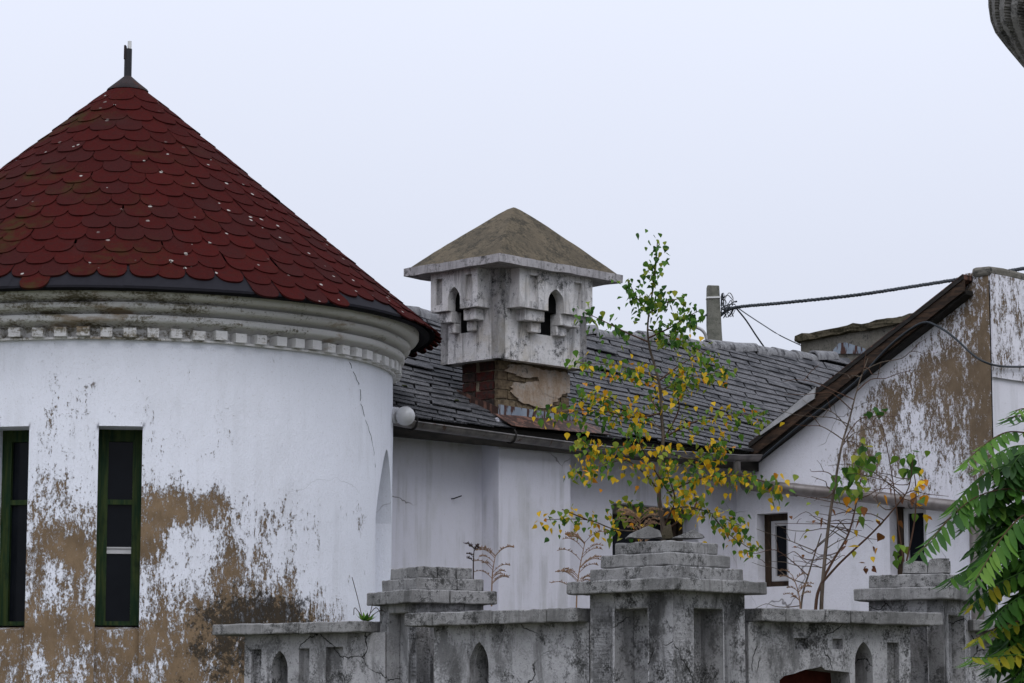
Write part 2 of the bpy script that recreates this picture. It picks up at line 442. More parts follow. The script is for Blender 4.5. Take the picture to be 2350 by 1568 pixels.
    def make(s, name, m, parent=None, smooth=None): return obj(name, s.v, s.f, m, parent, smooth)
def bevel(o, wdt=.008, seg=2, ang=40):
    md = o.modifiers.new('bevel', 'BEVEL'); md.width = wdt; md.segments = seg; md.limit_method = 'ANGLE'; md.angle_limit = radians(ang); return o
def split_sharp(b):
    bm = bmesh.new(); vv = [bm.verts.new(v) for v in b.v]
    for f in b.f:
        try: bm.faces.new([vv[i] for i in f])
        except ValueError: pass
    bmesh.ops.recalc_face_normals(bm, faces=bm.faces[:])
    bmesh.ops.split_edges(bm, edges=[x for x in bm.edges if len(x.link_faces) == 2 and x.calc_face_angle(0) > 1.0])
    bm.verts.index_update()
    b.v = [v.co.copy() for v in bm.verts]; b.f = [tuple(v.index for v in f.verts) for f in bm.faces]; bm.free(); return b
def set_fields(o, fpeel, fmould=None, withn=False):
    me = o.data
    if withn:
        f1, f2 = fpeel, fmould; nr = {i: v.vector.copy() for i, v in enumerate(me.vertex_normals)}
        a = me.attributes.new('peel', 'FLOAT', 'POINT'); b = me.attributes.new('mould', 'FLOAT', 'POINT')
        for i, v in enumerate(me.vertices): a.data[i].value = f1(v.co, nr[i]); b.data[i].value = f2(v.co, nr[i])
        return
    a = me.attributes.new('peel', 'FLOAT', 'POINT'); b = me.attributes.new('mould', 'FLOAT', 'POINT')
    for i, v in enumerate(me.vertices):
        a.data[i].value = fpeel(v.co); b.data[i].value = fmould(v.co) if fmould else 0.0
def table(rows, x0, dx, y0, dy):
    """bilinear lookup in a wear chart written as digit rows"""
    nr, nc = len(rows), len(rows[0])
    def f(x, y):
        i = min(max((x - x0) / dx, 0), nc - 1.001); j = min(max((y - y0) / dy, 0), nr - 1.001)
        a, b = int(i), int(j); p, q = i - a, j - b
        g = lambda r, c: int(rows[r][c]) / 9.0
        return (g(b, a) * (1 - p) + g(b, a + 1) * p) * (1 - q) + (g(b + 1, a) * (1 - p) + g(b + 1, a + 1) * p) * q
    return f
def arch(xc, hw, ys, ya, y0, n=7):
    """pointed-arch loop, open foot at y0"""
    pts = [(xc - hw, y0), (xc - hw, ys)]
    for i in range(1, n):
        a = pi / 3 * i / n; pts.append((xc + hw - 2 * hw * cos(a), ys + (ya - ys) * sin(a) / .8660))
    pts.append((xc, ya))
    return pts + [(2 * xc - x, y) for x, y in pts[-2::-1]]
def rect(x0, y0, x1, y1): return [(x0, y0), (x1, y0), (x1, y1), (x0, y1)]
UP = V((0, 0, 1))
def smooth_pts(p, k=4):
    out = []
    for i in range(len(p) - 1):
        p0, p1, p2, p3 = p[max(0, i - 1)], p[i], p[i + 1], p[min(len(p) - 1, i + 2)]
        for j in range(k):
            t = j / k; out.append(.5 * ((2 * p1) + (p2 - p0) * t + (2 * p0 - 5 * p1 + 4 * p2 - p3) * t * t + (3 * p1 - p0 - 3 * p2 + p3) * t ** 3))
    return out + [p[-1]]
def gridcut(b, o, ax, xs, zs):
    """split a plate into cells so that wear charts can sit on its points"""
    bm = bmesh.new(); vv = [bm.verts.new(v) for v in b.v]
    for f in b.f:
        try: bm.faces.new([vv[i] for i in f])
        except ValueError: pass
    for x in xs: bmesh.ops.bisect_plane(bm, geom=bm.verts[:] + bm.edges[:] + bm.faces[:], plane_co=o + ax * x, plane_no=ax)
    for z in zs: bmesh.ops.bisect_plane(bm, geom=bm.verts[:] + bm.edges[:] + bm.faces[:], plane_co=V((0, 0, z)), plane_no=UP)
    bm.verts.index_update()
    b.v = [v.co.copy() for v in bm.verts]; b.f = [tuple(v.index for v in f.verts) for f in bm.faces]; bm.free(); return b

# ================================================================== ground
gr = obj('ground', [(-300, -60, 0), (300, -60, 0), (300, 500, 0), (-300, 500, 0)], [(0, 1, 2, 3)], 'ground'); tag(gr, kind='structure')

# ================================================================== round tower
TC = V((-3.60, 24.89, 0)); R = 2.5; TH0 = atan2(-24.89, 3.60); TD = 25.15
def tw(phi, r, z):                     # phi in degrees from the side that faces the camera station
    a = TH0 + radians(phi); return V((TC.x + r * cos(a), TC.y + r * sin(a), z))
def ztw(v, r): return zat(285, v, TD - r)
tower = thing('round_tower', TC, 'white round tower with peeling limewash under a red shingled cone', 'tower')
Z_D0 = ztw(779, 2.51); Z_D1 = ztw(752, 2.56); Z_B3 = ztw(722, 2.605); Z_B2 = ztw(694, 2.66); Z_B1 = ztw(664, 2.734)
WTOP = Z_D0 + .012
SL = [dict(c=0.0, hw=4.15), dict(c=-21.6, hw=4.15), dict(c=-43.2, hw=4.15)]
ZW0 = ztw(1438, 2.42); ZW1 = ztw(978, 2.5)
A0, A1, AC = 64.5, 80.5, 72.5
def zarch(phi):
    t = min(1, abs(phi - AC) / (A1 - A0) * 2)
    zs, za = zat(862, 1190, 24.2), zat(887, 1030, 24.45)
    return zs + (za - zs) * (1 - t ** 1.55) ** .85
def build_tower_wall():
    phis = set()
    for i in range(-95, 100): phis.add(float(i))
    for q in range(100, 266, 6): phis.add(float(q))
    for s_ in SL: phis.add(s_['c'] - s_['hw']); phis.add(s_['c'] + s_['hw'])
    for i in range(25): phis.add(A0 + (A1 - A0) * i / 24)
    phis = sorted(phis)
    zz = sorted(set([0.0, .8, 1.4, ZW0, ZW1, WTOP] + [1.6 + i * .06 for i in range(int((WTOP - 1.6) / .06) + 1)]))
    zz = [z for i, z in enumerate(zz) if i == 0 or z in (ZW0, ZW1, WTOP) or min(abs(z - q) for q in (ZW0, ZW1, WTOP)) > .012]
    b = B()
    for a, c in zip(phis, phis[1:] + [phis[0] + 360]):
        if c - a < 1e-4: continue
        mid = (a + c) / 2
        if A0 - 1e-4 < mid < A1 + 1e-4:
            za, zc = zarch(a), zarch(c); n = 30
            for i in range(n):
                t0, t1 = i / n, (i + 1) / n
                b.add([tw(a, R, za + (WTOP - za) * t0), tw(c, R, zc + (WTOP - zc) * t0), tw(c, R, zc + (WTOP - zc) * t1), tw(a, R, za + (WTOP - za) * t1)], [(0, 1, 2, 3)])
            b.add([tw(a, R, za), tw(c, R, zc), tw(c, R - .35, zc), tw(a, R - .35, za)], [(0, 1, 2, 3)])
            continue
        slit = [s_ for s_ in SL if abs(mid - s_['c']) < s_['hw']]
        for z0, z1 in zip(zz, zz[1:]):
            if slit and (z0 + z1) / 2 < ZW1: continue
            b.add([tw(a, R, z0), tw(c, R, z0), tw(c, R, z1), tw(a, R, z1)], [(0, 1, 2, 3)])
    # reveals of the pointed niche
    for ph in (A0, A1):
        b.add([tw(ph, R, 0), tw(ph, R, zarch(ph)), tw(ph, R - .35, zarch(ph)), tw(ph, R - .35, 0)], [(0, 1, 2, 3)])
    n = 12
    for i in range(n):
        a, c = A0 + (A1 - A0) * i / n, A0 + (A1 - A0) * (i + 1) / n
        b.add([tw(a, R - .35, 0), tw(c, R - .35, 0), tw(c, R - .35, zarch(AC)), tw(a, R - .35, zarch(AC))], [(0, 1, 2, 3)])
    # slit recesses with aprons
    for s_ in SL:
        nc = (tw(s_['c'], 1, 0) - tw(s_['c'], 0, 0)); sd_ = V((-nc.y, nc.x, 0)); hw = R * sin(radians(s_['hw']))
        for sg in (-1, 1):
            e = tw(s_['c'] + sg * s_['hw'], R, 0); inn = tw(s_['c'], R - .36, 0) + sd_ * sg * hw
            nz = 24
            for i in range(nz):
                z0, z1 = ZW1 * i / nz, ZW1 * (i + 1) / nz
                b.add([e + UP * z0, inn + UP * z0, inn + UP * z1, e + UP * z1], [(0, 1, 2, 3)])
        arc = [tw(s_['c'] + s_['hw'] * (i / 6 - 1), R, ZW1 - .001) for i in range(13)]
        k = [tw(s_['c'], R - .36, ZW1 - .001) + sd_ * hw, tw(s_['c'], R - .36, ZW1 - .001) - sd_ * hw]
        b.add(arc + k, [tuple(range(15))])
        ap = R - .075
        o_ = tw(s_['c'], ap, 0)
        nz = 30
        for i in range(nz):
            z0, z1 = (ZW0 - .03) * i / nz, (ZW0 - .03) * (i + 1) / nz
            b.add([o_ - sd_ * hw + UP * z0, o_ + sd_ * hw + UP * z0, o_ + sd_ * hw + UP * z1, o_ - sd_ * hw + UP * z1], [(0, 1, 2, 3)])
        b.add([o_ - sd_ * hw + UP * (ZW0 - .03), o_ + sd_ * hw + UP * (ZW0 - .03), o_ + sd_ * hw - nc * .3 + UP * (ZW0 + .01), o_ - sd_ * hw - nc * .3 + UP * (ZW0 + .01)], [(0, 1, 2, 3)])
    bm = bmesh.new(); vv = [bm.verts.new(v) for v in b.v]
    for f in b.f: bm.faces.new([vv[i] for i in f])
    bmesh.ops.remove_doubles(bm, verts=bm.verts[:], dist=.0004)
    for v in bm.verts:      # hand-trowelled unevenness
        rr = (v.co.xy - TC.xy)
        if rr.length > R - .02: 
            d = noise.noise(v.co * 1.7) * .007 + noise.noise(v.co * 6) * .0025
            ph_ = math.degrees((atan2(rr.y, rr.x) - TH0 + pi) % (2 * pi) - pi)
            if any(abs(ph_ - q_['c']) < q_['hw'] + .08 and (abs(abs(ph_ - q_['c']) - q_['hw']) < .08 or abs(v.co.z - ZW1) < .02) for q_ in SL) or A0 - .1 < ph_ < A1 + .1: d = 0
            v.co.x += rr.x / rr.length * d; v.co.y += rr.y / rr.length * d
    bm.verts.index_update()
    b.v = [v.co.copy() for v in bm.verts]; b.f = [tuple(v.index for v in f.verts) for f in bm.faces]; bm.free()
    o = b.make('wall', 'lime', tower, 30)
    # wear chart over (lateral metres, height): rows from the cornice down, columns from left to right
    chart = table([
        '1112110000110000010000000',
        '0012210000000001000000000',
        '1013321111110101000000000',
        '1013431111111111000100000',
        '1013432222211110000100000',
        '2113432323211110000000000',
        '2113422233311110000000000',
        '2123432222331110000000000',
        '3234443344443321110000000',
        '4335553377777723432113100',
        '4456664488887734542113100',
        '4467775487443544222000000',
        '4567885477434555322110000',
        '4455565454445664432110000',
        '5546654343545775553211000',
        '5566666544566886764321000',
        '6688887557777887886532100',
        '7788888799888888887544100',
        '7777777788888888888766100',
        '7766667777888888888877200',
        '8877778888888888888887300'], -1.04, .1476, 4.70, -.1436)
    mould = table([
        '0000000000000001000000000',
        '0000000000000111100000000',
        '0000000000012344321000000',
        '0000000000125678764210000',
        '0000000000247899986421000',
        '0000000001245677765430000',
        '0000000001235666655430000',
        '0000000001234555554430000'], -1.04, .1476, 2.99, -.15)
    def lat(p):
        r_ = (p.xy - TC.xy); a = atan2(r_.y, r_.x) - TH0
        return R * sin(a) if cos(a) > 0 else 2.5
    def fp(p): return chart(lat(p), p.z) * 1.02 - .13 - (.09 if p.z > 3.5 else .09 * max(0, min(1, (p.z - 3.3) * 5)))
    set_fields(o, fp, lambda p: mould(lat(p), p.z) * 1.0 - .03 if p.z < 3.1 else -.4)
build_tower_wall()

# cornice: three stepped mouldings, dentils and a fillet
prof = [(2.50, Z_D0 - .004), (2.53, Z_D0 - .004), (2.53, Z_D0 + .014), (2.46, Z_D0 + .022), (2.46, Z_D1 + .002)]
def step(prof, r0, r1, z0, z1):
    prof += [(r1 - .16, z0 - .003), (r1 - .13, z0 + .010), (r1 - .07, z0 + .028), (r1 - .022, z0 + .040), (r1 - .002, z0 + .050), (r1 + .006, z0 + .066), (r1 + .004, z1 - .010), (r1 - .006, z1)]
step(prof, 2.50, 2.605, Z_D1, Z_B3); step(prof, 2.605, 2.66, Z_B3 + .002, Z_B2); step(prof, 2.66, 2.734, Z_B2 + .002, Z_B1 + .10)
prof += [(2.45, Z_B1 + .10)]
cb = B().lathe(prof, TC, 220)
for i, v in enumerate(cb.v):
    rr = (v.xy - TC.xy); d = noise.noise(v * 2.1) * .008 + noise.noise(v * 9) * .004
    v.x += rr.x / rr.length * d; v.y += rr.y / rr.length * d; v.z += noise.noise(v * 1.3 + V((9, 0, 0))) * .008
cornice = cb.make('cornice', 'mould', tower, 38)
dh = Z_D1 - Z_D0 - .012
db = B().box(V((2.455, -.05, 0)), V((.128, 0, 0)), V((0, .10, 0)), V((0, 0, dh)))
db = db.rough(.004, 12, .05)
dm = meshdata('dentil', db.v, db.f, 'mould')
ND = 84
for i in range(ND):
    a = TH0 + 2 * pi * (i + .3) / ND
    link('dentil', dm, cornice, Matrix.Translation(V((TC.x, TC.y, Z_D0 + .014 + random.uniform(-.006, .006)))) @ Matrix.Rotation(a + random.uniform(-.003, .003), 4, 'Z') @ Matrix.Diagonal((1, random.uniform(.92, 1.08), random.uniform(.96, 1.0), 1)))

# cone roof
ZE = 5.14; RE = 2.86; ZAP = 7.56
SLOPE = atan2(ZAP - ZE, RE); LS = RE / cos(SLOPE)
rb = B().lathe([(0.02, ZAP - .05), (RE - .12, ZE + .05), (RE - .02, ZE - .03), (RE - .06, ZE - .05), (RE - .4, ZE + .18)], TC, 96)
roof = rb.make('roof', 'felt', tower, 30)
# dark felt strip along the eave, in lapped lengths
def cone_pt(phi, ell, lift=0.0):
    r = ell * cos(SLOPE) + lift * sin(SLOPE); z = ZAP - ell * sin(SLOPE) + lift * cos(SLOPE)
    return r, z
for i in range(18):
    a0 = -180 + i * 20; b = B(); n = 10; vs = []
    for j in range(n + 1):
        ph = a0 + 21 * j / n; wob = noise.noise(V((ph * .06, 3, 0))) * .02
        for ell, lf in ((LS - .34, .001), (LS + .03 + wob, .002 + .003 * (i % 2)), (LS + .045 + wob, -.012)):
            r_, z_ = cone_pt(ph, ell, lf); vs.append(tw(ph, r_, z_))
    fs = []
    for j in range(n):
        for q in range(2): fs.append((j * 3 + q, (j + 1) * 3 + q, (j + 1) * 3 + q + 1, j * 3 + q + 1))
    obj('felt_strip', vs, fs, 'felt', roof, 30)
TABW, EXPO = .243, .197
def tab_mesh(ell_low, width_ang, k):
    n = 14; tl = EXPO * 1.8; vs = []; fs = []
    for i in range(n + 1):
        x = i / n * 2 - 1; a = x * width_ang / 2 * 1.0
        drop = tl - EXPO * .68 * (1 - sqrt(max(0, 1 - (abs(x) * .985) ** 2.5)))
        for q, lf in ((0, .003), (.5, .011), (1, .0175 + .004 * (1 - abs(x)))):
            ell = max(.05, ell_low - tl + drop * q)
            r_ = ell * cos(SLOPE) + lf * sin(SLOPE); z_ = ZAP - ell * sin(SLOPE) + lf * cos(SLOPE)
            vs.append((r_ * cos(a), r_ * sin(a), z_))
        r_ = (ell_low - tl + drop) * cos(SLOPE) + .004 * sin(SLOPE); z_ = ZAP - (ell_low - tl + drop) * sin(SLOPE) + .004 * cos(SLOPE)
        vs.append((r_ * cos(a), r_ * sin(a), z_))
    for i in range(n):
        for q in range(3): fs.append((i * 4 + q, i * 4 + q + 1, (i + 1) * 4 + q + 1, (i + 1) * 4 + q))
    return meshdata('shingle', vs, fs, 'shingle', 35)
tabs = []
row = 0; ell = LS + .105
while ell > .34:
    nr = max(5, int(round(2 * pi * (ell - .1) * cos(SLOPE) / TABW))); wa = 2 * pi / nr
    me = tab_mesh(ell, wa * 1.005, row)
    off = (row % 2) * .5 + random.uniform(-.12, .12) + row * .07
    for i in range(nr):
        ph = (i + off) * 360 / nr
        ph = (ph + 180) % 360 - 180
        if row == 0 and not (-14.5 < ph < -10 or 21.5 < ph < 41 or (ph > 56 and ph < 150) or ph < -60): continue
        if row == 9 and 66 < ph < 71: continue
        tabs.append((abs(ph - 18), ph, me, row))
    ell -= EXPO * random.uniform(.97, 1.03); row += 1
tabs.sort(key=lambda t: t[0])
sh_left = B()
for i, (q, ph, me, rw) in enumerate(tabs):
    mw = Matrix.Translation(V((TC.x, TC.y, random.uniform(-.003, .004)))) @ Matrix.Rotation(TH0 + radians(ph + random.uniform(-.35, .35)), 4, 'Z')
    if i < 300: link('shingle', me, roof, mw)
    else: sh_left.add([mw @ v.co for v in me.vertices], [tuple(p.vertices) for p in me.polygons])
o = sh_left.make('shingle_field', 'shingle', roof, 35); tag(o, kind='stuff')
# metal cap and finial
cp = B().lathe([(.01, ZAP + .0), (.034, ZAP - .0), (.10, ZAP - .055), (.185, ZAP - .126), (.196, ZAP - .145), (.17, ZAP - .13)], TC, 20).rough(.004, 6)
cap = cp.make('metal_cap', 'cap', roof, 40)
zt = zat(293, 113, TD)
fin = B().tube([V((TC.x, TC.y, ZAP - .05)), V((TC.x, TC.y, zt))], .036, 12).make('finial_pole', 'blackpipe', roof, 40)
B().tube([V((TC.x + .012, TC.y, zt - .05)), V((TC.x + .012, TC.y, zt + .075))], .0185, 10).make('tube_end', 'whitetube', fin, 40)
B().add([V((TC.x - .037, TC.y - .03, zt - .1)), V((TC.x - .012, TC.y - .035, zt - .1)), V((TC.x - .013, TC.y - .03, zt + .022)), V((TC.x - .022, TC.y - .03, zt + .034)), V((TC.x - .036, TC.y - .03, zt + .03)),
         V((TC.x - .037, TC.y, zt - .1)), V((TC.x - .012, TC.y, zt - .1)), V((TC.x - .013, TC.y, zt + .022)), V((TC.x - .022, TC.y, zt + .034)), V((TC.x - .036, TC.y, zt + .03))],
        [(0, 1, 2, 3, 4), (9, 8, 7, 6, 5), (0, 5, 6, 1), (1, 6, 7, 2), (2, 7, 8, 3), (3, 8, 9, 4), (4, 9, 5, 0)]).make('torn_sleeve', 'cap', fin)

# slit windows
for s_ in SL[:2]:
    nc = (tw(s_['c'], 1, 0) - tw(s_['c'], 0, 0)); sx = V((-nc.y, nc.x, 0)); hw = R * sin(radians(s_['hw']))
    o_ = tw(s_['c'], R - .29, 0); zb, zt_ = ZW0 + .015, ZW1
    win = link('window', None, tower, Matrix.Translation(o_ + UP * zb)); win.empty_display_size = .1
    st = .075
    B().box(o_ - sx * hw + UP * zb, sx * (st + .01), -nc * .055, UP * (zt_ - zb)).rough(.002, 8, .2).make('stile', 'green', win)
    B().box(o_ + sx * (hw - st) + UP * zb, sx * st, -nc * .055, UP * (zt_ - zb)).rough(.002, 8, .2).make('stile', 'green', win)
    for z0, hh, nm in ((zt_ - .10, .10, 'top_rail'), (zb, .035, 'bottom_rail'), (zb + (zt_ - zb) * .615, .042, 'transom')):
        B().box(o_ - sx * (hw - st - .01) + UP * z0 - nc * .004, sx * (2 * hw - 2 * st - .01), -nc * .05, UP * hh).make(nm, 'green', win)
    zm = zb + (zt_ - zb) * .615
    B().box(o_ - sx * (hw - st) + UP * (zb + .03) - nc * .035, sx * (2 * hw - 2 * st), -nc * .006, UP * (zm - zb - .03)).make('pane', 'glass', win)
    B().box(o_ - sx * (hw - st) + UP * (zm + .04) - nc * .036, sx * (2 * hw - 2 * st), -nc * .006, UP * (zt_ - .1 - zm - .03)).make('pane', 'glass', win)
    if s_['c'] == 0.0:
        zq = zb + (zt_ - zb) * .365
        B().box(o_ - sx * (hw - st) + UP * zq - nc * .022, sx * (2 * hw - 2 * st), -nc * .010, UP * .055).make('inner_bar', 'white_frame', win)
        B().box(o_ - sx * (hw - st) + UP * (zq + .043) - nc * .012, sx * (2 * hw - 2 * st), -nc * .012, UP * .012).make('inner_bar', 'white_frame', win)

# crack running down from the cornice
def ribbon(name, pts, wd, parent, m='dark'):
    b = B()
    for i in range(len(pts) - 1):
        pass
    b.tube(pts, [wd * (1 - .75 * i / (len(pts) - 1)) * random.uniform(.6, 1.3) for i in range(len(pts))], 5)
    return b.make(name, m, parent)
ck = [(775, 790), (784, 800), (782, 812), (796, 822), (806, 842), (818, 872), (826, 888), (828, 925), (838, 960), (850, 1000), (858, 1040), (862, 1075)]
pts = []
for u, v in ck:
    r_ = ray(u, v); dx, dy = r_.x, r_.y; ox, oy = -TC.x, -TC.y
    a_ = dx * dx + dy * dy; b_ = 2 * (ox * dx + oy * dy); c_ = ox * ox + oy * oy - (R + .0005) ** 2
    t_ = (-b_ - sqrt(max(0, b_ * b_ - 4 * a_ * c_))) / (2 * a_); pts.append(EYE + r_ * t_)
pts = [p + V((noise.noise(p * 23) * .02, 0, noise.noise(p * 17) * .01)) for p in smooth_pts(pts, 4)]
ribbon('crack', pts, .0038, tower)

# globe lamp on the tower flank
lp = tw(82, R, zat(912, 955, 25.0))
lamp = thing('globe_lamp', lp, 'frosted white globe lamp on the flank of the round tower', 'lamp')
gc = at(930, 955, lp.y - .06); dirn = (gc - lp); dirn.normalize()
B().tube([lp - dirn * .03, lp + dirn * .05], .075, 14).make('bracket', 'white_frame', lamp, 40)
b = B(); n = 12
prof_ = [(.002 + .09 * sin(pi * i / n) if 0 < i < n else .002, gc.z - .09 * cos(pi * i / n)) for i in range(n + 1)]
b.lathe(prof_, gc, 24).make('globe', 'globe', lamp, 179)

# ================================================================== long slate-roofed house
AZ = radians(44); d = V((sin(AZ), cos(AZ), 0)); e = V((cos(AZ), -sin(AZ), 0)); L = -e
A = V((-1.13, 25.97, 0))                 # foot of the long wall near the tower; w = metres behind the wall face
def hp(s, wv, z): return A + d * s + L * wv + UP * z
def s_of(u, v, wv=0.0):
    p = onpl(u, v, A + L * wv, e); return (p - A).dot(d), p.z
house = thing('slate_roofed_house', A, 'long low white house with sagging grey slate roof behind the tower', 'house')
sC = s_of(1690, 1150)[0]                 # inner corner
sP0, sP1 = s_of(1145, 1150, -.236)[0], s_of(1310, 1150, -.236)[0]
ZWALL = 4.55
wa_, wb_ = s_of(1405, 1153), s_of(1602, 1153)
b = B().plate(rect(-1.6, 0, sC + 4.2, ZWALL), [rect(wa_[0], wa_[1] - .85, wb_[0], wa_[1])], A, d, UP, e, .35)
gridcut(b, A, d, [i * .25 for i in range(-6, 22)], [1.5 + i * .2 for i in range(16)])
wl = b.make('wall', 'wall', house)
stain = table(['3322221111111', '1111000000000', '0000000000000', '1000000000100', '1000000000000', '2100000000000', '2200000010000', '1100000011000'], 0.0, .45, 4.5, -.4)
set_fields(wl, lambda p: stain((p - A).dot(d), p.z) * .9 - .42, lambda p: stain((p - A).dot(d), p.z) * .5 - .28 if p.z > 3.6 else -.35)
b = B().box(hp(sP0, -.236, 0), d * (sP1 - sP0), L * .24, UP * ZWALL)
gridcut(b, A, d, [sP0 + i * .2 for i in range(6)], [1.5 + i * .2 for i in range(16)])
wp = b.make('chimney_breast', 'wall', house); bevel(wp, .012, 2)
st2 = table(['00000', '00000', '00000', '00000', '00050', '00130', '01231'], sP0, .24, 4.3, -.38)
set_fields(wp, lambda p: st2((p - A).dot(d), p.z) * .95 - .42, lambda p: -.32)
# window in the long wall
def wall_window(parent, o, ax, nrm, x0, x1, z0, z1, dep, split, mats=('brown_frame', 'white_frame')):
    wn_ = link('window', None, parent, Matrix.Translation(o + ax * x0 + UP * z0)); wn_.empty_display_size = .1
    q = o - nrm * dep
    B().plate(rect(x0, z0, x1, z1), [rect(x0 + .07, z0 + .06, x1 - .07, z1 - .07)], q, ax, UP, nrm, .06).make('outer_frame', mats[0], wn_)
    q2 = q - nrm * .02
    xs = [x0 + .075] + [x0 + .075 + (x1 - x0 - .15) * (k + 1) / split for k in range(split)]
    for k in range(split):
        a_, b_ = xs[k], xs[k + 1] - .008
        sa = B().plate(rect(a_, z0 + .065, b_, z1 - .075), [rect(a_ + .055, z0 + .12, b_ - .055, z1 - .13)], q2, ax, UP, nrm, .05).make('sash', mats[1], wn_)
        B().box(q2 - nrm * .025 + ax * (a_ + .05) + UP * (z0 + .115), ax * (b_ - a_ - .1), -nrm * .006, UP * (z1 - z0 - .24)).make('pane', 'glass', sa)
    B().box(q - nrm * .03 + ax * x0 + UP * (z0 - .03), ax * (x1 - x0), nrm * (dep - .02), UP * .028).make('sill', 'old', wn_)
    return wn_
wall_window(house, A, d, e, wa_[0], wb_[0], wa_[1] - .85, wa_[1], .22, 2, ('brown_frame', 'brown_frame'))
B().box(hp(wa_[0] - .005, .21, wa_[1] - .10), d * (wb_[0] - wa_[0] + .01), -L * .07, UP * .098).make('lintel', 'old', house)

# roof surface between eave line and sagging ridge
WE, WR = -.34, 2.35
eave_px = [(900, 951), (955, 958), (1187, 982), (1340, 996), (1560, 1016), (1725, 1033), (1760, 1037)]
ridge_px = [(900, 715), (955, 722), (1010, 736), (1180, 752), (1355, 768), (1500, 781), (1640, 795), (1760, 808), (1850, 817), (1945, 823), (2010, 829)]
eave = [s_of(u, v, WE) for u, v in eave_px]; ridge = [s_of(u, v, WR) for u, v in ridge_px]
def interp(tab, s):
    if s <= tab[0][0]: (a0, b0), (a1, b1) = tab[0], tab[1]
    elif s >= tab[-1][0]: (a0, b0), (a1, b1) = tab[-2], tab[-1]
    else:
        for (a0, b0), (a1, b1) in zip(tab, tab[1:]):
            if a0 <= s <= a1: break
    return b0 + (b1 - b0) * (s - a0) / (a1 - a0)
SLEN = sqrt((WR - WE) ** 2 + 1.75 ** 2)
def rs(s, q, lift=0.0):                 # q metres up the slope from the eave
    t = q / SLEN; z0, z1 = interp(eave, s), interp(ridge, s)
    sag = -.05 * sin(pi * min(max(t, 0), 1)) + noise.noise(V((s * .55, q * .8, 2))) * .035 * min(1, max(0, t * 4))
    p = hp(s, WE + (WR - WE) * t, z0 + (z1 - z0) * t + sag)
    return p + (e * .5 + UP * .86) * lift
S0, S1 = -1.2, 10.2
vs, fs, NS, NQ = [], [], 60, 14
for i in range(NS + 1):
    for j in range(NQ + 1): vs.append(rs(S0 + (S1 - S0) * i / NS, SLEN * j / NQ, -.02))
for i in range(NS):
    for j in range(NQ): fs.append((i * (NQ + 1) + j, (i + 1) * (NQ + 1) + j, (i + 1) * (NQ + 1) + j + 1, i * (NQ + 1) + j + 1))
k0 = len(vs)                            # far slope, down from the ridge
for i in range(NS + 1):
    s_ = S0 + (S1 - S0) * i / NS; p = rs(s_, SLEN, -.02); vs += [p, p + L * 2.6 - UP * 1.6]
for i in range(NS): fs.append((k0 + i * 2, k0 + i * 2 + 1, k0 + i * 2 + 3, k0 + i * 2 + 2))
hroof = obj('roof', vs, fs, 'felt', house)
B().prism([hp(S0, WE + .02, interp(eave, S0) - .03), hp(sC + .3, WE + .02, interp(eave, sC) - .03), hp(sC + .3, WE + .02, interp(eave, sC) - .22), hp(S0, WE + .02, interp(eave, S0) - .22)], L * .03).make('fascia', 'darkwood', house)
B().prism([hp(S0, WE + .05, interp(eave, S0) - .2), hp(sC + .3, WE + .05, interp(eave, sC) - .2), hp(sC + .3, .02, interp(eave, sC) - .14), hp(S0, .02, interp(eave, S0) - .14)], UP * .015).make('soffit', 'darkwood', house)

